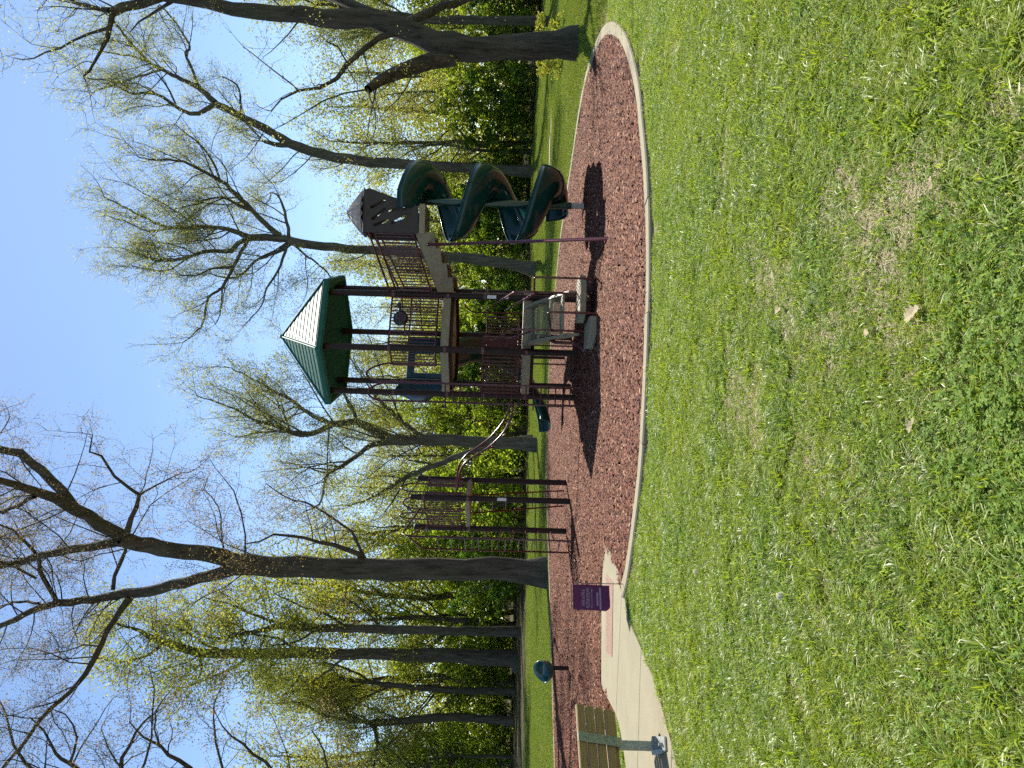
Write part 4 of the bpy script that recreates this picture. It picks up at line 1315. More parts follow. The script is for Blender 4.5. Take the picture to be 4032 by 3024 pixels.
  [(-0.06,0.0,9.26,0.092),(0.71,0.8,10.35,0.078),(1.3,1.84,12.0,0.056),(1.41,3.0,13.87,0.033)],
  [(0.11,-0.54,13.27,0.091),(-0.54,-1.41,14.38,0.067),(-0.5,-2.54,15.67,0.044)],
]),
'slim': ((-23.2, 58.0, 0.44), [
  [(0.0,0.0,-0.15,0.349),(0.02,0.0,0.47,0.297),(-0.01,0.0,3.09,0.262),(0.06,0.0,6.59,0.244),(0.25,0.0,9.21,0.192),(0.49,0.0,12.71,0.14),(0.24,0.0,15.33,0.087),(0.51,0.0,17.95,0.044)],
  [(0.25,0.0,9.21,0.105),(-1.05,0.87,11.44,0.08),(-2.12,2.0,13.97,0.045)],
  [(-0.05,0.87,10.76,0.106),(1.36,0.0,12.74,0.079),(2.24,-1.13,14.58,0.043)],
]),
'crook': ((-24.96, 57.0, 0.42), [
  [(-0.0,0.0,-0.15,0.429),(0.05,0.0,0.61,0.343),(0.07,0.0,2.16,0.309),(0.15,0.0,4.22,0.292),(0.11,0.0,5.59,0.309),(-0.12,0.0,7.3,0.275),(-0.34,0.0,9.01,0.257),(-0.48,0.0,10.72,0.24)],
  [(-0.44,0.0,10.55,0.172),(-0.49,0.38,11.48,0.155),(0.03,0.87,12.99,0.105),(0.82,1.42,14.19,0.07),(1.07,2.0,15.76,0.044)],
  [(-0.56,0.0,10.55,0.172),(-1.33,-0.54,10.09,0.127),(-2.18,-1.23,10.02,0.092),(-3.14,-2.0,10.11,0.066)],
  [(-0.48,0.0,10.72,0.172),(-0.36,0.19,12.48,0.129),(-0.17,0.44,14.27,0.104),(0.53,0.71,16.09,0.069),(0.34,1.0,18.27,0.035)],
]),
'thin': ((18.94, 40.0, 0.05), [
  [(-0.0,0.0,-0.15,0.291),(0.0,0.0,0.81,0.238),(-0.06,0.0,2.79,0.225),(-0.09,0.0,4.77,0.218),(-0.11,0.0,6.22,0.198),(0.05,0.0,7.95,0.159),(0.38,0.0,10.07,0.106),(0.46,0.0,12.06,0.053)],
  [(-0.11,0.0,6.22,0.092),(-0.33,0.87,7.53,0.067),(-0.28,2.0,9.35,0.035)],
  [(0.05,0.0,7.95,0.092),(-0.59,-0.44,9.3,0.059),(-1.16,-1.0,10.72,0.032)],
]),
'edge': ((-13.73, 23.0, 0.0), [
  [(0.0,0.0,-0.15,0.381),(-0.01,0.0,1.07,0.318),(-0.0,0.0,3.15,0.294),(0.04,0.0,5.23,0.27),(0.09,0.0,6.96,0.249),(0.14,0.0,8.69,0.225)],
  [(0.18,0.0,8.63,0.173),(1.24,-0.29,9.66,0.103),(2.3,-0.67,10.42,0.067),(3.08,-1.08,11.12,0.043),(3.54,-1.53,11.39,0.029),(4.19,-2.0,11.56,0.016)],
  [(3.08,-1.08,11.12,0.033),(3.91,-1.62,11.03,0.026),(4.73,-2.31,10.67,0.019),(5.56,-3.08,9.98,0.009)],
  [(0.19,0.0,9.39,0.173),(0.53,0.14,11.54,0.125),(1.58,0.33,12.92,0.077),(2.33,0.54,12.77,0.05),(2.95,0.77,12.47,0.032),(3.29,1.0,12.01,0.018)],
  [(0.53,0.14,11.54,0.104),(1.1,0.43,13.24,0.071),(1.57,0.81,14.74,0.057),(1.64,1.23,15.42,0.047),(2.14,1.68,16.08,0.033),(2.36,2.14,16.82,0.019)],
  [(0.13,0.0,6.96,0.138),(1.09,0.0,7.34,0.076),(2.16,0.0,8.41,0.048),(2.69,0.0,9.12,0.035),(3.23,0.0,9.76,0.021),(3.77,0.0,10.05,0.01)],
  [(1.57,0.81,14.74,0.05),(2.24,1.08,14.7,0.036),(2.8,1.43,15.28,0.022),(2.83,1.81,16.1,0.011)],
  [(1.44,0.33,13.06,0.07),(1.17,0.71,15.39,0.057),(1.9,1.2,16.73,0.044),(2.52,1.75,17.33,0.03),(3.01,2.33,18.1,0.019)],
  [(0.05,0.0,5.92,0.125),(1.02,-0.19,6.05,0.069),(2.16,-0.44,6.43,0.044),(2.97,-0.71,6.53,0.027),(3.63,-1.0,6.81,0.017)],
]),
}

# ------------------------------------------------------------------ trees
def tubes_mesh(name, branches, thin=3):
    """all branches of one tree as tapered tubes"""
    V, Q = [], []
    base = 0
    for pts, rad in branches:
        m = len(pts)
        rm = max(rad)
        n = 12 if rm > 0.2 else 8 if rm > 0.09 else 5 if rm > 0.03 else thin
        ref = None
        for i in range(m):
            d = (pts[min(i + 1, m - 1)] - pts[max(i - 1, 0)])
            d = d.normalized() if d.length > 1e-9 else Vector((0, 0, 1))
            if ref is None:
                ref = d.orthogonal().normalized()
            ref = ref - d * ref.dot(d)
            ref = ref.normalized() if ref.length > 1e-6 else d.orthogonal().normalized()
            s = d.cross(ref)
            p, r = pts[i], rad[i]
            for k in range(n):
                a = 6.2831853 * k / n
                ca, sa = math.cos(a) * r, math.sin(a) * r
                V.append((p.x + ref.x * ca + s.x * sa, p.y + ref.y * ca + s.y * sa, p.z + ref.z * ca + s.z * sa))
        for i in range(m - 1):
            o = base + i * n
            for k in range(n):
                k2 = (k + 1) % n
                Q.append((o + k, o + k2, o + n + k2, o + n + k))
        base += m * n
    return big_mesh(name, np.array(V), np.array(Q), None, True)

def leaves_mesh(name, pos, size, seed, flat=0.0, aspect=0.62):
    """one small folded leaf quad at each position"""
    rs_ = np.random.RandomState(seed)
    pos = np.asarray(pos, np.float32)
    N = len(pos)
    t = rs_.normal(size=(N, 3))
    t[:, 2] *= 0.7
    t /= np.linalg.norm(t, axis=1)[:, None]
    u = rs_.normal(size=(N, 3))
    u[:, 2] += flat
    b = np.cross(t, u)
    b /= np.linalg.norm(b, axis=1)[:, None] + 1e-9
    s = size * rs_.uniform(0.6, 1.35, (N, 1))
    v = np.empty((N, 4, 3), np.float32)
    v[:, 0] = pos - t * s * 0.5
    v[:, 1] = pos + b * s * 0.5 * aspect
    v[:, 2] = pos + t * s * 0.5
    v[:, 3] = pos - b * s * 0.5 * aspect
    q = np.arange(N * 4).reshape(N, 4)
    return big_mesh(name, v.reshape(-1, 3), q)

def wiggle(pts, rads, rg, amp, step):
    """resample a coarse limb smoothly and roughen it a little"""
    sp = smooth_path(pts, 1) if len(pts) < 3 else None
    out_p, out_r = [], []
    m = len(pts)
    for i in range(m - 1):
        p0, p1, p2, p3 = pts[max(i - 1, 0)], pts[i], pts[i + 1], pts[min(i + 2, m - 1)]
        L = (p2 - p1).length
        n = max(1, int(L / step))
        for k in range(n):
            t = k / n
            q = 0.5 * ((2 * p1) + (p2 - p0) * t + (2 * p0 - 5 * p1 + 4 * p2 - p3) * t * t + (3 * p1 - p0 - 3 * p2 + p3) * t ** 3)
            r = rads[i] + (rads[i + 1] - rads[i]) * t
            a = amp * min(r * 0.5 + 0.008, 0.026)
            out_p.append(q + Vector((rg.gauss(0, a), rg.gauss(0, a), rg.gauss(0, a * 0.5))))
            out_r.append(r * rg.uniform(0.94, 1.07))
    out_p.append(pts[-1].copy())
    out_r.append(rads[-1])
    return out_p, out_r

def grow(limbs, seed, rtwig=0.012, spacing=0.55, klen=75, up=0.25, rspawn=0.16, leaf_n=5, leaf_r=0.22, max_twigs=5200, first_from=0.25, wig=1.0, angle=(35, 70), droop=0.0, rcap=0.05):
    """main limbs -> side branches -> twigs; returns limb tubes, branch tubes and leaf positions"""
    rg = random.Random(seed)
    big, small, leaf = [], [], []
    queue = []
    for li, limb in enumerate(limbs):
        pts = [Vector(p[:3]) for p in limb]
        rads = [p[3] for p in limb]
        step = max(0.35, rads[0] * 1.2)
        pp, rr = wiggle(pts, rads, rg, wig, step)
        big.append((pp, rr))
        queue.append((pp, rr, 0, li == 0))
    qi = 0
    while qi < len(queue):
        pts, rads, lev, trunk = queue[qi]
        qi += 1
        m = len(pts)
        tot = sum((pts[i + 1] - pts[i]).length for i in range(m - 1))
        if tot < 0.05:
            continue
        s0 = tot * (0.55 if trunk else (first_from if lev == 0 else 0.18))
        sp = spacing * (1.0 if lev == 0 else 0.62 if lev == 1 else 0.45)
        s = s0 + rg.uniform(0, sp)
        i, acc = 0, 0.0
        jobs = []
        while s < tot:
            while i < m - 2 and acc + (pts[i + 1] - pts[i]).length < s:
                acc += (pts[i + 1] - pts[i]).length
                i += 1
            seg = pts[i + 1] - pts[i]
            t = (s - acc) / max(seg.length, 1e-6)
            t = min(max(t, 0), 1)
            p = pts[i].lerp(pts[i + 1], t)
            r = rads[i] + (rads[i + 1] - rads[i]) * t
            if r < rspawn or rg.random() < 0.35:
                jobs.append((p, seg.normalized(), r))
            s += sp * rg.uniform(0.6, 1.5)
        endr = rads[-1]
        for k in range(2 if lev < 2 else 1):
            jobs.append((pts[-1], (pts[-1] - pts[-2]).normalized(), endr * 1.7))
        for p, d, r in jobs:
            rc = min(r * rg.uniform(0.28, 0.52), rcap)
            twig = rc <= rtwig or lev >= 3
            rc = max(rc, rtwig * 0.8)
            L = rc * klen * rg.uniform(0.6, 1.25) + 0.12
            if twig:
                L = rtwig * klen * rg.uniform(0.5, 1.0)
            ang = R(rg.uniform(*angle))
            side = d.orthogonal().normalized()
            side.rotate(Matrix.Rotation(rg.uniform(0, 6.283), 3, d))
            dr = (d * math.cos(ang) + side * math.sin(ang))
            dr.z += up
            dr.normalize()
            nseg = 3 if twig else 5
            q = p.copy()
            bp, br = [q.copy()], [rc]
            for k in range(nseg):
                dr = dr + Vector((rg.gauss(0, 0.20), rg.gauss(0, 0.20), rg.gauss(0, 0.16) + up * 0.28 - droop * (k / nseg)))
                dr.normalize()
                q = q + dr * (L / nseg)
                bp.append(q.copy())
                br.append(rc * (1 - 0.72 * (k + 1) / nseg))
            small.append((bp, br))
            if twig:
                for k in range(leaf_n):
                    c = bp[rg.randint(1, nseg)]
                    leaf.append((c.x + rg.gauss(0, leaf_r), c.y + rg.gauss(0, leaf_r), c.z + rg.gauss(0, leaf_r)))
                if lev < 3 and rg.random() < 0.3:
                    queue.append((bp, br, 3, False))
            elif len(small) < max_twigs:
                queue.append((bp, br, lev + 1, False))
        if len(small) > max_twigs:
            break
    return big, small, leaf

TRI = 0
def make_tree(name, base, limbs, label, group, mats, seed, leaf_size, **kw):
    t = thing(name, base, label, 'tree', group)
    big, small, leaf = grow(limbs, seed, **kw)
    # root flare
    mobj('trunk', tubes_mesh('trunk', big), mats[0], t)
    tag(mobj('branches', tubes_mesh('branches', small), mats[0], t), kind='stuff')
    if leaf:
        tag(mobj('crown', leaves_mesh('crown', leaf, leaf_size, seed), mats[1], t), kind='stuff')
    return t

HERO = {
    'oak': ('oak_tree', 'massive forked oak with furrowed bark and tiny pinkish buds beside the mulch bed', ('bark', 'leaf_bud'), 11, 0.050, dict(rtwig=0.0070, spacing=0.42, klen=95, leaf_n=12, leaf_r=0.13, max_twigs=14000, rcap=0.030, rspawn=0.22, up=0.12, angle=(40, 85))),
    'broad': ('broad_tree', 'thick dark leaning tree with a broken side stem near the kerb tip', ('bark', 'leaf_pale'), 12, 0.044, dict(rtwig=0.007, spacing=0.55, klen=80, leaf_n=12, leaf_r=0.13, max_twigs=7000, rcap=0.026, rspawn=0.12, up=0.1)),
    'lean': ('leaning_tree', 'tall tree with a curved leaning trunk behind the spiral slide', ('bark2', 'leaf_pale'), 13, 0.095, dict(rtwig=0.012, spacing=0.5, klen=85, leaf_n=9, leaf_r=0.22, max_twigs=10000, rspawn=0.24)),
    'round': ('spreading_tree', 'tree with a wide fan of fine branches standing behind the stair bridge', ('bark2', 'leaf_pale'), 14, 0.085, dict(rtwig=0.0105, spacing=0.40, klen=85, leaf_n=9, leaf_r=0.20, max_twigs=13000, rspawn=0.16)),
    'fork': ('crooked_tree', 'tree with crooked forking limbs between the roofed tower and the small platform', ('bark2', 'leaf_pale'), 15, 0.078, dict(rtwig=0.0095, spacing=0.40, klen=85, leaf_n=9, leaf_r=0.18, max_twigs=10000, rspawn=0.16)),
    'slant': ('slanting_tree', 'slim slanting tree trunk behind the climbing wave', ('bark2', 'leaf_pale'), 16, 0.095, dict(rtwig=0.010, spacing=0.5, klen=70, leaf_n=12, leaf_r=0.20, max_twigs=1800)),
    'tall': ('tall_tree', 'tall straight woodland tree with flared base and yellow green leaves', ('bark', 'leaf_yellow'), 17, 0.17, dict(rtwig=0.015, spacing=0.62, klen=85, leaf_n=11, leaf_r=0.34, max_twigs=5200, rspawn=0.5, up=0.1, angle=(50, 95))),
    'pole': ('straight_tree', 'dark pole straight tree with yellow sprays beside the tall flared tree', ('bark', 'leaf_yellow'), 18, 0.16, dict(rtwig=0.014, spacing=0.6, klen=85, leaf_n=11, leaf_r=0.32, max_twigs=4200, rspawn=0.4, up=0.05, angle=(50, 95))),
    'slim': ('slim_tree', 'slim dark woodland tree between the tall flared tree and the crooked fork', ('bark', 'leaf_yellow'), 19, 0.16, dict(rtwig=0.014, spacing=0.6, klen=80, leaf_n=11, leaf_r=0.32, max_twigs=2600, rspawn=0.4)),
    'crook': ('bent_tree', 'woodland tree whose bent trunk splits into crooked arms behind the bench', ('bark', 'leaf_pale'), 20, 0.13, dict(rtwig=0.013, spacing=0.55, klen=80, leaf_n=15, leaf_r=0.28, max_twigs=3200, rspawn=0.3)),
    'thin': ('thin_tree', 'thin dark tree with ivy behind the thick leaning tree', ('bark', 'leaf_pale'), 21, 0.10, dict(rtwig=0.010, spacing=0.5, klen=75, leaf_n=15, leaf_r=0.22, max_twigs=2600, rspawn=0.2)),
    'edge': ('twiggy_tree', 'tree with reddish budding twigs reaching in over the bench', ('bark', 'leaf_bud'), 22, 0.050, dict(rtwig=0.0075, spacing=0.55, klen=80, leaf_n=15, leaf_r=0.14, max_twigs=6500, rspawn=0.2, up=0.08)),
}
for key, (nm, lab, mats, seed, ls, kw) in HERO.items():
    base, limbs = LIMBS[key]
    make_tree(nm, base, limbs, lab, None, (MT[mats[0]], MT[mats[1]]), seed, ls, **kw)

# woodland behind the lawn: a few kinds of tree, copied as individuals
def proto_limbs(seed, H, r0, fork=0.35, spread=0.32, nl=9, lean=0.0):
    rg = random.Random(seed)
    tr = []
    x = y = 0.0
    for k in range(9):
        t = k / 8
        tr.append((x, y, -0.2 + (H * 0.92) * t, r0 * (1 - 0.86 * t) * (1.5 if k == 0 else 1.0)))
        x += rg.gauss(lean * H / 8, 0.12 * H / 12)
        y += rg.gauss(0, 0.12 * H / 12)
    limbs = [tr]
    for k in range(nl):
        t = fork + (0.95 - fork) * k / nl + rg.uniform(-.02, .02)
        j = min(int(t * 8), 7)
        u = t * 8 - j
        b = [tr[j][i] + (tr[j + 1][i] - tr[j][i]) * u for i in range(4)]
        a = rg.uniform(0, 6.283)
        L = H * spread * (1.15 - t * 0.75) * rg.uniform(0.7, 1.2)
        e = R(rg.uniform(25, 60))
        q = Vector(b[:3])
        d = Vector((math.cos(a) * math.cos(e), math.sin(a) * math.cos(e), math.sin(e)))
        rr = b[3] * rg.uniform(0.4, 0.6)
        row = [(q.x, q.y, q.z, rr)]
        for s in range(4):
            d = (d + Vector((rg.gauss(0, .2), rg.gauss(0, .2), rg.gauss(0.08, .18)))).normalized()
            q = q + d * L / 4
            row.append((q.x, q.y, q.z, rr * (1 - 0.2 * (s + 1))))
        limbs.append(row)
    return limbs

WOODLAND = 'woodland trees beyond the lawn'
NEAR = {'oak': 'the forked oak', 'broad': 'the thick tree by the kerb tip', 'lean': 'the curved leaning tree', 'round': 'the fan shaped tree', 'fork': 'the crooked forking tree', 'slant': 'the slim slanting trunk', 'tall': 'the tall flared tree', 'pole': 'the pole straight tree', 'slim': 'the slim dark tree', 'crook': 'the bent trunk', 'thin': 'the thin ivied tree', 'edge': 'the reddish budding tree'}
def landmark(x, y):
    return NEAR[min((k for k in NEAR if k not in ('oak', 'edge', 'broad')), key=lambda k: (LIMBS[k][0][0] - x) ** 2 + (LIMBS[k][0][1] - y) ** 2)]
KIND = [
    ('woodland_tree', 'pale budding woodland tree with airy crown near %s', 31, 15.0, 0.24, 'leaf_pale', 0.15, dict(rtwig=0.014, spacing=0.62, klen=75, leaf_n=12, leaf_r=0.34, max_twigs=3400, rspawn=0.3), 'bark2'),
    ('woodland_tree', 'yellow green woodland tree with full crown near %s', 32, 17.0, 0.26, 'leaf_yellow', 0.17, dict(rtwig=0.015, spacing=0.58, klen=75, leaf_n=12, leaf_r=0.38, max_twigs=3600, rspawn=0.3), 'bark'),
    ('woodland_tree', 'low bushy fresh green tree near %s', 33, 10.0, 0.16, 'leaf_green', 0.19, dict(rtwig=0.012, spacing=0.5, klen=75, leaf_n=12, leaf_r=0.34, max_twigs=3000, rspawn=0.3), 'bark'),
    ('woodland_tree', 'nearly bare thin branched woodland tree near %s', 34, 14.0, 0.20, 'leaf_pale', 0.12, dict(rtwig=0.013, spacing=0.55, klen=80, leaf_n=4, leaf_r=0.30, max_twigs=3400, rspawn=0.3), 'bark'),
]
PROTO = []
for (nm, lab, seed, H, r0, lm, ls, kw, bk) in KIND:
    limbs = proto_limbs(seed, H, r0, fork=0.22 if seed != 33 else 0.12, spread=0.34, nl=11)
    big, small, leaf = grow(limbs, seed, **kw)
    PROTO.append((nm, lab, (tubes_mesh('trunk', big), tubes_mesh('branches', small), leaves_mesh('crown', leaf, ls, seed)), MT[bk], MT[lm]))
    for me_, mt_ in zip(PROTO[-1][2], (MT[bk], MT[bk], MT[lm])):
        me_.materials.append(mt_)
def place_tree(kind, x, y, s, rz):
    nm, lab, mes, bk, lm = PROTO[kind]
    t = thing(nm, (x, y, terrain(y)), lab % landmark(x, y), 'tree', WOODLAND)
    t.rotation_euler = (0, 0, rz)
    t.scale = (s, s, s)
    for n_, me_ in zip(('trunk', 'branches', 'crown'), mes):
        o = bpy.data.objects.new(n_, me_)
        link(o, t)
        if n_ != 'trunk':
            tag(o, kind='stuff')
rg = random.Random(77)
spots = []
# (kind, x, y, scale)
spots += [(0, 24, 54, 1.00), (1, 19.5, 62, 1.05), (0, 27, 66, 1.25), (2, 22, 50, 0.8), (3, 12.5, 62, 0.95), (0, 9.5, 66, 1.0), (2, 17, 64, 0.9), (1, 30, 58, 1.15)]
spots += [(0, 3.5, 62, 0.95), (3, 0.5, 58, 0.95), (1, -2.5, 68, 0.95), (0, 6.5, 72, 1.05), (2, 4.5, 57, 0.75), (3, 9.0, 57, 0.85)]
spots += [(3, -6.0, 58, 0.95), (0, -8.5, 64, 1.0), (1, -11.5, 60, 0.95), (2, -6.5, 56, 0.85), (0, -13.5, 68, 1.35), (3, -10.5, 54, 0.9)]
spots += [(1, -17.5, 64, 1.35), (0, -21.5, 68, 1.4), (1, -26.5, 66, 1.25), (0, -30.5, 62, 1.15), (2, -22, 61, 1.0), (2, -28, 58, 0.95), (3, -29, 56, 1.1), (1, -34, 70, 1.4), (2, -15, 60, 0.9), (0, 15, 74, 1.25), (1, 34, 72, 1.4), (0, 2.0, 78, 1.1), (1, -5.0, 80, 1.1), (0, 21, 78, 1.4), (1, 12, 80, 1.15)]
spots += [(0, 17.5, 58, 0.75), (1, 10.5, 70, 0.9), (0, 6.0, 64, 0.8), (0, 0.8, 66, 0.85), (2, -1.5, 60, 0.95), (1, -9.5, 70, 1.0), (0, -4.0, 62, 0.85), (2, -12.8, 57, 0.9), (1, -19, 60, 1.05), (1, -24, 62, 1.1), (0, -27, 70, 1.3), (2, -19.5, 66, 1.2), (2, -31, 64, 1.1), (1, 25, 72, 1.2), (0, 21.5, 57, 0.85), (2, 13.5, 66, 1.0), (2, 27, 54, 0.9), (1, 3.0, 72, 0.9)]
for k, x, y, s in spots:
    place_tree(k, x, y, s, rg.uniform(0, 6.28))

# understory shrubs along the edge of the wood
def shrub_mesh(seed, n, rx, h, size, clumps=26):
    rs_ = np.random.RandomState(seed)
    cc = np.stack([rs_.uniform(-1, 1, clumps) * rx, rs_.uniform(-1, 1, clumps) * rx * 0.8, rs_.uniform(0.05, 1, clumps) ** 0.8 * h], 1)
    cr = rs_.uniform(0.35, 0.8, clumps) * (1.15 - 0.5 * cc[:, 2] / h)
    k = rs_.randint(0, clumps, n)
    d = rs_.normal(size=(n, 3))
    d /= np.linalg.norm(d, axis=1)[:, None]
    pos = cc[k] + d * (cr[k] * rs_.uniform(0.3, 1.0, n) ** 0.5)[:, None]
    pos[:, 2] = np.maximum(pos[:, 2], 0.05)
    return leaves_mesh('foliage', pos, size, seed, 0.6)
def stems_mesh(seed, h, rx):
    rg_ = random.Random(seed)
    br = []
    for k in range(7):
        a = rg_.uniform(0, 6.283)
        p = Vector((rg_.uniform(-.2, .2), rg_.uniform(-.2, .2), -0.1))
        pts = [p]
        for s in range(4):
            p = p + Vector((math.cos(a) * rx * 0.2 + rg_.gauss(0, .1), math.sin(a) * rx * 0.2 + rg_.gauss(0, .1), h * 0.22))
            pts.append(p)
        br.append((pts, [0.045, 0.038, 0.03, 0.022, 0.012]))
    return tubes_mesh('stems', br, 4)
SH = []
for seed, lm, lab in ((41, 'leaf_green', 'rounded fresh green shrub near %s'), (42, 'leaf_green', 'tall loose green shrub near %s'), (43, 'leaf_dark', 'dense dark green shrub near %s'), (44, 'leaf_yellow', 'low yellow green shrub near %s')):
    h = {41: 3.2, 42: 5.6, 43: 4.4, 44: 2.6}[seed]
    a, b = shrub_mesh(seed, 4000, 2.3, h, 0.20, 34), stems_mesh(seed, h, 1.9)
    a.materials.append(MT[lm])
    b.materials.append(MT['bark'])
    SH.append((lab, a, b))
def place_shrub(k, x, y, s, lab2=None):
    lab, a, b = SH[k]
    t = thing('shrub', (x, y, terrain(y)), lab2 or lab % landmark(x, y), 'shrub', 'understory shrubs along the wood')
    t.rotation_euler = (0, 0, rg.uniform(0, 6.28))
    t.scale = (s * 1.15, s * 1.15, s)
    tag(link(bpy.data.objects.new('foliage', a), t), kind='stuff')
    tag(link(bpy.data.objects.new('stems', b), t), kind='stuff')
x = -36.0
while x < 40:
    ye = np.interp(x, [p.x for p in ex], [p.y for p in ex])
    left = x < -12
    y0 = ye + (19 if left else 2.0) + rg.uniform(0, 3)
    kind = rg.choice([0, 1, 3, 1, 0, 1] if left else [0, 1, 2, 1, 0, 2])
    if 10 < x < 16:
        kind = 2
    place_shrub(kind, x, y0, rg.uniform(0.75, 1.2))
    place_shrub(rg.choice([1, 0, 3, 1]), x + rg.uniform(-1, 1), y0 + rg.uniform(4, 7), rg.uniform(0.9, 1.4))
    x += rg.uniform(1.9, 2.7)
# a small pale shrub at the foot of the leaning tree
place_shrub(3, 11.4, 26.0, 0.35, 'tiny pale shrub at the foot of the thick tree by the kerb tip')

# far wood behind, one mass of foliage closing the horizon
rs_ = np.random.RandomState(9)
n = 85000
X = rs_.uniform(-75, 75, n)
Yb = 84 + rs_.uniform(0, 22, n)
top = 12.0 + 2.6 * np.sin(X * 0.21) + 1.8 * np.sin(X * 0.57 + 1.0) + 1.2 * np.sin(X * 1.3)
Z = rs_.uniform(0, 1, n) ** 0.9 * top
pos = np.stack([X, Yb, Z + 0.022 * np.minimum(np.maximum(0, Yb - 38), 72)], 1)
fw = mobj('far_woods', leaves_mesh('far_woods', pos, 0.5, 9, 0.5), MT['leaf_yellow'])
tag(fw, 'distant green wood closing the view behind the trees', 'woods', kind='stuff')

# ------------------------------------------------------------------ grass and wood chips
def vnoise(X, Y, s, seed):
    """smooth value noise"""
    r = np.random.RandomState(seed).rand(64, 64)
    u, v = X / s + 1000, Y / s + 1000
    i, j = np.floor(u).astype(int), np.floor(v).astype(int)
    fu, fv = u - i, v - j
    fu, fv = fu * fu * (3 - 2 * fu), fv * fv * (3 - 2 * fv)
    g = lambda a, b: r[a % 64, b % 64]
    return g(i, j) * (1 - fu) * (1 - fv) + g(i + 1, j) * fu * (1 - fv) + g(i, j + 1) * (1 - fu) * fv + g(i + 1, j + 1) * fu * fv

def blades(n, R0, h, w, lean, seed, lay=0.0):
    r = np.random.RandomState(seed)
    a = r.uniform(0, 2 * np.pi, n)
    d = R0 * np.sqrt(r.uniform(0, 1, n))
    base = np.stack([d * np.cos(a), d * np.sin(a), np.full(n, -0.004)], 1)
    hh = h * r.uniform(0.45, 1.35, n)
    ang = r.uniform(0, 2 * np.pi, n)
    ld = np.stack([np.cos(ang), np.sin(ang), np.zeros(n)], 1)
    ln = np.abs(r.normal(0, lean, n)) + lay
    wd = w * r.uniform(0.6, 1.4, n)
    sa = ang + r.normal(np.pi / 2, 0.6, n)
    sd = np.stack([np.cos(sa), np.sin(sa), np.zeros(n)], 1)
    upz = np.array([0, 0, 1.0])
    midp = base + ld * (hh * ln * 0.35)[:, None] + upz * (hh * 0.55 / (1 + lay))[:, None]
    tip = base + ld * (hh * ln * 1.1)[:, None] + upz * (hh * (1.0 - 0.25 * np.minimum(ln, 1.5)) / (1 + 1.4 * lay))[:, None]
    v = np.empty((n, 5, 3))
    v[:, 0] = base - sd * wd[:, None] * 0.5
    v[:, 1] = base + sd * wd[:, None] * 0.5
    v[:, 2] = midp + sd * wd[:, None] * 0.45
    v[:, 3] = midp - sd * wd[:, None] * 0.45
    v[:, 4] = tip
    o = np.arange(n)[:, None] * 5
    return v.reshape(-1, 3), np.concatenate([o, o + 1, o + 2, o + 3], 1), np.concatenate([o + 3, o + 2, o + 4], 1)

def tufts(nt_, per, R0, h, w, seed, spread=0.022, out=0.75):
    """clumps of blades that splay outwards from their own crowns"""
    r = np.random.RandomState(seed)
    a = r.uniform(0, 2 * np.pi, nt_)
    d = R0 * np.sqrt(r.uniform(0, 1, nt_))
    c = np.stack([d * np.cos(a), d * np.sin(a)], 1)
    hs = h * r.uniform(0.6, 1.4, nt_)
    wind = r.normal(0, 0.35, (nt_, 2))
    k = np.repeat(np.arange(nt_), per)
    n = len(k)
    off = r.normal(0, spread, (n, 2))
    base = np.concatenate([c[k] + off, np.full((n, 1), -0.004)], 1)
    dirv = off / (np.linalg.norm(off, axis=1)[:, None] + 1e-6) * out * r.uniform(0.2, 1.2, (n, 1)) + wind[k] + r.normal(0, 0.25, (n, 2))
    hh = hs[k] * r.uniform(0.55, 1.25, n)
    ln = np.linalg.norm(dirv, axis=1)
    ld = np.concatenate([dirv / (ln[:, None] + 1e-6), np.zeros((n, 1))], 1)
    sd = np.stack([-ld[:, 1], ld[:, 0], r.normal(0, 0.3, n)], 1)
    wd = (w * r.uniform(0.6, 1.4, n))[:, None]
    up_ = np.array([0, 0, 1.0])
    mid = base + ld * (hh * ln * 0.35)[:, None] + up_ * (hh * 0.58)[:, None]
    tip = base + ld * (hh * ln * 1.05)[:, None] + up_ * (hh * np.maximum(0.35, 1.0 - 0.35 * ln))[:, None]
    v = np.empty((n, 5, 3))
    v[:, 0], v[:, 1] = base - sd * wd * 0.5, base + sd * wd * 0.5
    v[:, 2], v[:, 3] = mid + sd * wd * 0.48, mid - sd * wd * 0.48
    v[:, 4] = tip
    o = np.arange(n)[:, None] * 5
    return v.reshape(-1, 3), np.concatenate([o, o + 1, o + 2, o + 3], 1), np.concatenate([o + 3, o + 2, o + 4], 1)

def tf(nt_, per, R0, h, w, seed, mi, spread=0.022, out=0.75):
    v, q, t = tufts(nt_, per, R0, h, w, seed, spread, out)
    return (v, q, t, mi)

def clovers(n, R0, seed, size=0.011, h=0.045):
    r = np.random.RandomState(seed)
    V, Q = [], []
    k = 0
    for i in range(n):
        a, d = r.uniform(0, 6.283), R0 * math.sqrt(r.rand())
        c = np.array([d * math.cos(a), d * math.sin(a), h * r.uniform(0.5, 1.2)])
        tilt = r.normal(0, 0.3, 2)
        s = size * r.uniform(0.7, 1.35)
        a0 = r.uniform(0, 6.283)
        for q in range(3):
            b = a0 + q * 2.094
            def pt(rr, bb):
                x, y = rr * math.cos(bb), rr * math.sin(bb)
                return c + np.array([x, y, x * tilt[0] + y * tilt[1]])
            V += [c, pt(s, b - 0.62), pt(s * 1.25, b), pt(s, b + 0.62)]
            Q.append((k, k + 1, k + 2, k + 3))
            k += 4
    return np.array(V), np.array(Q)

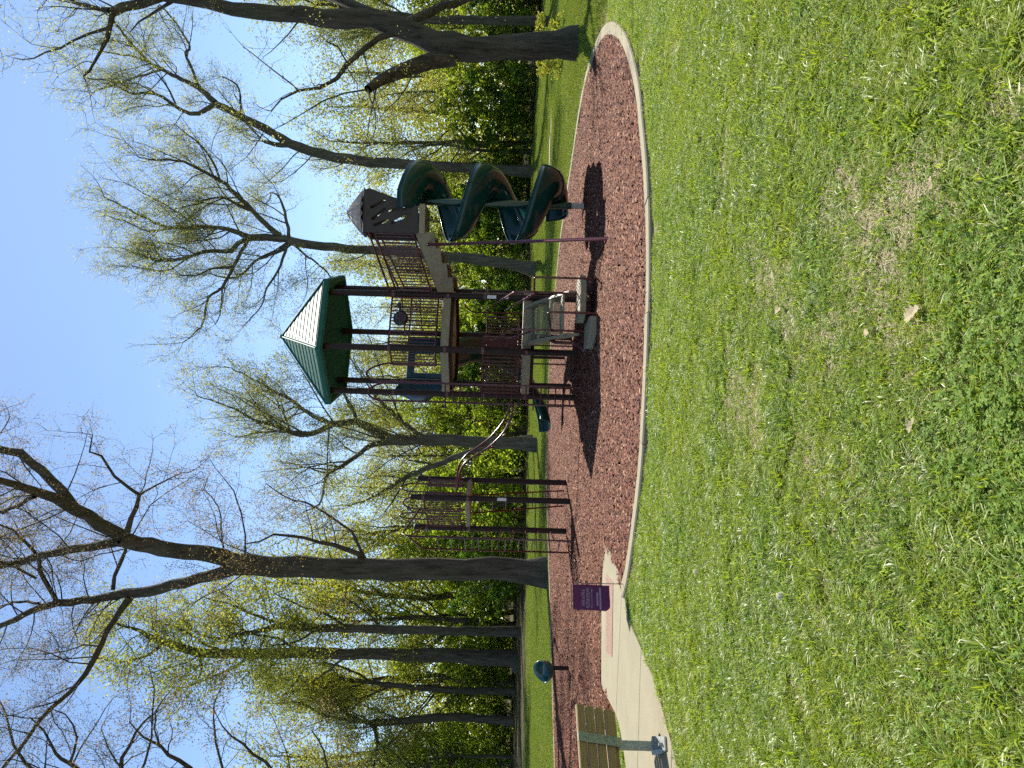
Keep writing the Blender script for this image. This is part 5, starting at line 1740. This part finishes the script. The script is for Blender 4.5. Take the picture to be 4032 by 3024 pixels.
def patch(name, parts, mats):
    """one small patch of growth; parts = [(verts, quads, tris, material index)]"""
    V, Qs, Ts, mq, mt = [], [], [], [], []
    k = 0
    for v, q, t, mi in parts:
        V.append(v)
        Qs.append(np.asarray(q) + k)
        mq += [mi] * len(q)
        if t is not None:
            Ts.append(np.asarray(t) + k)
            mt += [mi] * len(t)
        k += len(v)
    me_ = big_mesh(name, np.concatenate(V), np.concatenate(Qs), np.concatenate(Ts) if Ts else None)
    for m in mats:
        me_.materials.append(m)
    me_.polygons.foreach_set('material_index', np.array(mq + mt, np.int32))
    return bpy.data.objects.new(name, me_)

def bl(n, R0, h, w, lean, seed, mi, lay=0.0):
    v, q, t = blades(n, R0, h, w, lean, seed, lay)
    return (v, q, t, mi)
def cl(n, R0, seed, mi, size=0.011, h=0.045):
    v, q = clovers(n, R0, seed, size, h)
    return (v, q, None, mi)

def scatter(name, X, Y, Z, rot, scl, idx, protos, label, cat):
    me_ = bpy.data.meshes.new(name)
    N = len(X)
    me_.vertices.add(N)
    me_.vertices.foreach_set('co', np.stack([X, Y, Z], 1).astype(np.float32).ravel())
    for an, ty, dat in (('rz', 'FLOAT', rot), ('sc', 'FLOAT', scl), ('ix', 'INT', idx)):
        at_ = me_.attributes.new(an, ty, 'POINT')
        at_.data.foreach_set('value', np.asarray(dat, np.int32 if ty == 'INT' else np.float32))
    me_.update()
    o = bpy.data.objects.new(name, me_)
    link(o)
    src = bpy.data.collections.new(name + '_source')
    for k, p in enumerate(protos):
        p.name = '%s_patch_%02d' % (name, k)
        src.objects.link(p)
    ng = bpy.data.node_groups.new(name + '_scatter', 'GeometryNodeTree')
    ng.interface.new_socket('Geometry', in_out='INPUT', socket_type='NodeSocketGeometry')
    ng.interface.new_socket('Geometry', in_out='OUTPUT', socket_type='NodeSocketGeometry')
    N_, L_ = ng.nodes, ng.links
    gi, go = N_.new('NodeGroupInput'), N_.new('NodeGroupOutput')
    ci = N_.new('GeometryNodeCollectionInfo')
    ci.inputs['Collection'].default_value = src
    ci.inputs['Separate Children'].default_value = True
    ci.inputs['Reset Children'].default_value = True
    iop = N_.new('GeometryNodeInstanceOnPoints')
    iop.inputs['Pick Instance'].default_value = True
    def attr(an, ty):
        a = N_.new('GeometryNodeInputNamedAttribute')
        a.data_type = ty
        a.inputs['Name'].default_value = an
        return a.outputs['Attribute']
    cx = N_.new('ShaderNodeCombineXYZ')
    L_.new(attr('rz', 'FLOAT'), cx.inputs[2])
    L_.new(gi.outputs[0], iop.inputs['Points'])
    L_.new(ci.outputs[0], iop.inputs['Instance'])
    L_.new(attr('ix', 'INT'), iop.inputs['Instance Index'])
    L_.new(cx.outputs[0], iop.inputs['Rotation'])
    L_.new(attr('sc', 'FLOAT'), iop.inputs['Scale'])
    L_.new(iop.outputs[0], go.inputs[0])
    md = o.modifiers.new('scatter', 'NODES')
    md.node_group = ng
    tag(o, label, cat, kind='stuff')
    return o

GM = [MT['grass'], MT['straw'], MT['clover']]
PR = 0.20
near_protos = [
    patch('a', [tf(44, 22, PR, 0.036, 0.0040, 1, 0, 0.015), bl(300, PR, 0.028, 0.0036, 0.9, 11, 0), bl(100, PR, 0.036, 0.0030, 1.0, 101, 1, 0.4)], GM),
    patch('b', [tf(38, 24, PR, 0.041, 0.0043, 2, 0, 0.016), bl(260, PR, 0.028, 0.0036, 0.9, 12, 0), bl(140, PR, 0.040, 0.0031, 1.1, 102, 1, 0.5)], GM),
    patch('c', [tf(46, 20, PR, 0.032, 0.0038, 3, 0, 0.014), bl(300, PR, 0.026, 0.0035, 0.9, 13, 0), cl(14, PR, 203, 2, 0.009, 0.036), bl(100, PR, 0.036, 0.0030, 1.0, 103, 1, 0.5)], GM),
    patch('d', [tf(18, 20, PR, 0.034, 0.0039, 4, 0, 0.014), bl(160, PR, 0.026, 0.0035, 0.95, 14, 0), bl(300, PR, 0.045, 0.0031, 1.2, 104, 1, 0.8), cl(6, PR, 204, 2, 0.008, 0.03)], GM),
    patch('e', [tf(30, 20, PR, 0.034, 0.0040, 5, 0, 0.015), bl(220, PR, 0.028, 0.0036, 0.85, 15, 0), cl(75, PR, 205, 2, 0.008, 0.036), bl(50, PR, 0.04, 0.0028, 1.0, 105, 1, 0.6)], GM),
    patch('f', [tf(26, 30, PR * 0.85, 0.054, 0.0048, 6, 0, 0.016, 0.8), bl(220, PR, 0.036, 0.0040, 0.9, 16, 0), bl(50, PR, 0.05, 0.003, 0.9, 106, 1, 0.3)], GM),
    patch('g', [tf(10, 18, PR, 0.034, 0.0038, 7, 0, 0.013), bl(150, PR, 0.026, 0.0035, 0.95, 17, 0), bl(360, PR, 0.048, 0.0030, 1.3, 107, 1, 1.0)], GM),
]
GF = [MT['grass_far'], MT['straw'], MT['clover']]
FR = 0.65
far_protos = [
    patch('a', [bl(900, FR, 0.060, 0.011, 0.8, 21, 0), bl(30, FR, 0.06, 0.008, 1.0, 121, 1)], GF),
    patch('b', [bl(800, FR, 0.070, 0.012, 0.8, 22, 0), bl(60, FR, 0.06, 0.008, 1.0, 122, 1)], GF),
    patch('c', [bl(560, FR, 0.055, 0.011, 0.9, 23, 0), bl(240, FR, 0.06, 0.008, 1.0, 123, 1, 0.8)], GF),
]
ALLHARD = [KPOLY] + SLABS
def free(X, Y, pad=0.0):
    ok = np.ones(len(X), bool)
    for k, poly in enumerate(ALLHARD):
        if k == 0:
            c = np.array(poly).mean(0)
            # kerb: keep clear of the concrete ring
            big_ = [(p.x + q.x * (W + pad), p.y + q.y * (W + pad)) for p, q in zip(ring, nrm)]
            ok &= ~inside(big_, X, Y)
        else:
            ok &= ~inside(poly, X, Y)
    return ok
rs_ = np.random.RandomState(4)
st = 0.150
gx, gy = np.meshgrid(np.arange(-7.5, 7.5, st), np.arange(1.1, 12.5, st))
X = (gx + rs_.uniform(-.5, .5, gx.shape) * st).ravel()
Y = (gy + rs_.uniform(-.5, .5, gy.shape) * st).ravel()
keep = (np.abs(X) < 0.60 * Y + 1.3) & free(X, Y, 0.05)
for dx, dy in ((.1, 0), (-.1, 0), (0, .1), (0, -.1)):
    keep &= free(X + dx, Y + dy)
X, Y = X[keep], Y[keep]
dry = vnoise(X, Y, 0.75, 1) * 0.45 + vnoise(X, Y, 0.26, 2) * 0.55 + 0.24 * (rs_.rand(len(X)) - 0.5)
clv = vnoise(X, Y, 1.2, 3) * 0.65 + vnoise(X, Y, 0.4, 4) * 0.35 + 0.26 * (rs_.rand(len(X)) - 0.5)
lush = vnoise(X, Y, 0.7, 5) * 0.6 + vnoise(X, Y, 0.25, 6) * 0.4 + 0.2 * (rs_.rand(len(X)) - 0.5)
# more straw close to the kerb and in worn places, more clover towards the near right
dry += 0.04 * np.exp(-((Y - 3.8) ** 2) / 2.0) * (X < 0.6)
clv += 0.03 * ((X > 0.2) & (Y < 4.5))
idx = rs_.choice([0, 1, 2], len(X), p=[0.4, 0.3, 0.3])
idx[lush > 0.60] = 5
idx[clv > 0.78] = 4
idx[dry > 0.63] = 3
idx[dry > 0.74] = 6
near = scatter('lawn_grass', X, Y, np.zeros(len(X)), rs_.uniform(0, 6.28, len(X)), rs_.uniform(0.85, 1.2, len(X)), idx, near_protos, 'short patchy lawn grass with clover and straw in front of the kerb', 'grass')
# far lawn: wider, coarser patches
st = 0.52
gx, gy = np.meshgrid(np.arange(-34, 34, st), np.arange(8.5, 58, st))
X = (gx + rs_.uniform(-.5, .5, gx.shape) * st).ravel()
Y = (gy + rs_.uniform(-.5, .5, gy.shape) * st).ravel()
ey = np.interp(X, [p.x for p in ex], [p.y for p in ex])
keep = (np.abs(X) < 0.56 * Y + 3) & free(X, Y, 0.3) & (Y < ey - 0.2)
keep &= ~((Y < 12.3) & (np.abs(X) < 0.60 * Y + 1.0))
keep &= ~((X > 7.4) & (X < 12.9) & (Y > 32.9) & (Y < 35.7))
for dx, dy in ((.5, 0), (-.5, 0), (0, .5), (0, -.5)):
    keep &= free(X + dx, Y + dy)
X, Y = X[keep], Y[keep]
Z = 0.022 * np.maximum(0, Y - 38)
dry = vnoise(X, Y, 3.0, 11) * 0.6 + vnoise(X, Y, 1.1, 12) * 0.4
idx = rs_.choice([0, 1], len(X))
idx[dry > 0.58] = 2
scatter('far_lawn_grass', X, Y, Z, rs_.uniform(0, 6.28, len(X)), rs_.uniform(0.85, 1.2, len(X)), idx, far_protos, 'mown lawn grass between the mulch bed and the wood', 'grass')

# wood chips over the mulch bed
def chips(n, R0, seed, L=0.055, wd=0.016):
    r = np.random.RandomState(seed)
    a = r.uniform(0, 6.283, n)
    d = R0 * np.sqrt(r.rand(n))
    c = np.stack([d * np.cos(a), d * np.sin(a), r.uniform(0.0, 0.022, n)], 1)
    th = r.uniform(0, 6.283, n)
    pit = r.normal(0, 0.25, n)
    l = L * r.uniform(0.4, 1.5, n)
    w = wd * r.uniform(0.5, 1.6, n)
    t = np.stack([np.cos(th) * np.cos(pit), np.sin(th) * np.cos(pit), np.sin(pit)], 1) * l[:, None] / 2
    rl = r.normal(0, 0.4, n)
    s = np.stack([-np.sin(th) * np.cos(rl), np.cos(th) * np.cos(rl), np.sin(rl)], 1) * w[:, None] / 2
    v = np.empty((n, 5, 3))
    v[:, 0] = c - t - s * 0.6
    v[:, 1] = c - t * 0.9 + s
    v[:, 2] = c + t + s * 0.5
    v[:, 3] = c + t * 0.9 - s
    v[:, 4] = c + np.array([0, 0, 1.0]) * (w * 0.45)[:, None]
    o = np.arange(n)[:, None] * 5
    tr = np.concatenate([np.concatenate([o + i, o + (i + 1) % 4, o + 4], 1) for i in range(4)], 0)
    return v.reshape(-1, 3), tr
CR = 0.42
cps = []
for k in range(4):
    v, tr = chips(520, CR, 300 + k, 0.068, 0.020)
    me_ = big_mesh('chips', v, None, tr)
    me_.materials.append(MT['chip'])
    cps.append(bpy.data.objects.new('chips', me_))
st = 0.31
gx, gy = np.meshgrid(np.arange(-11, 7.5, st), np.arange(7.8, 30, st))
X = (gx + rs_.uniform(-.4, .4, gx.shape) * st).ravel()
Y = (gy + rs_.uniform(-.4, .4, gy.shape) * st).ravel()
inn_ = [(p.x - q.x * 0.22, p.y - q.y * 0.22) for p, q in zip(ring, nrm)]
keep = inside(inn_, X, Y)
for dx, dy in ((0, 0), (.25, 0), (-.25, 0), (0, .25), (0, -.25)):
    for sp in SLABS:
        keep &= ~inside(sp, X + dx, Y + dy)
X, Y = X[keep], Y[keep]
scatter('wood_chips', X, Y, np.full(len(X), 0.014), rs_.uniform(0, 6.28, len(X)), rs_.uniform(0.85, 1.15, len(X)), rs_.randint(0, 4, len(X)), cps, 'loose red brown wood chips covering the mulch bed', 'wood chips')

# dandelion clocks and pale dead leaves lying in the near grass
def clock(x, y, h, lab):
    t = thing('dandelion', (x, y, 0), lab, 'dandelion', 'dandelion clocks in the lawn')
    MB().tube([(x, y, -0.01), (x + 0.004, y, h)], 0.0016, 5).build('stem', MT['clover'], t)
    r = np.random.RandomState(int(abs(x * 1000)))
    d = r.normal(size=(160, 3))
    d /= np.linalg.norm(d, axis=1)[:, None]
    pos = d * (0.017 * r.uniform(0.75, 1, 160))[:, None] + np.array([0.004, 0, h])
    mobj('seed_head', leaves_mesh('seed_head', pos, 0.011, 3), MT['puff'], t)
clock(-1.27, 5.35, 0.085, 'white dandelion seed head standing alone in the lawn')
clock(-0.99, 3.72, 0.075, 'white dandelion seed head standing alone in the lawn')
def dead_leaf(x, y, s, rz, curl):
    vs, fs = [], []
    out = [(0, -1), (0.35, -0.75), (0.25, -0.5), (0.62, -0.35), (0.38, -0.1), (0.70, 0.2), (0.38, 0.35), (0.45, 0.7), (0.12, 0.75), (0, 1.0)]
    out = out + [(-a, b) for a, b in out[-2:0:-1]]
    c, s_ = math.cos(rz), math.sin(rz)
    for a, b in out:
        X_, Y_ = a * s, b * s
        vs.append((x + c * X_ - s_ * Y_, y + s_ * X_ + c * Y_, 0.048 + curl * (a * a) * s * 1.2 + 0.1 * b * s))
    vs.append((x, y, 0.045))
    n_ = len(out)
    fs = [(i, (i + 1) % n_, n_) for i in range(n_)]
    o = MB().add(vs, fs).build('dead_leaf', MT['straw'])
    tag(o, 'curled pale dead leaf lying on the grass', 'leaf', 'dead leaves on the lawn')
for x, y, s, rz, cu in ((0.28, 2.62, 0.045, 0.5, 0.5), (0.70, 2.52, 0.028, 2.0, 0.7), (-0.10, 2.60, 0.03, 1.2, 0.6), (0.42, 3.95, 0.035, 0.2, 0.6), (0.62, 4.05, 0.028, 2.4, 0.5), (0.86, 3.15, 0.03, 0.9, 0.8), (0.24, 2.95, 0.026, 2.9, 0.5)):
    dead_leaf(x, y, s, rz, cu)
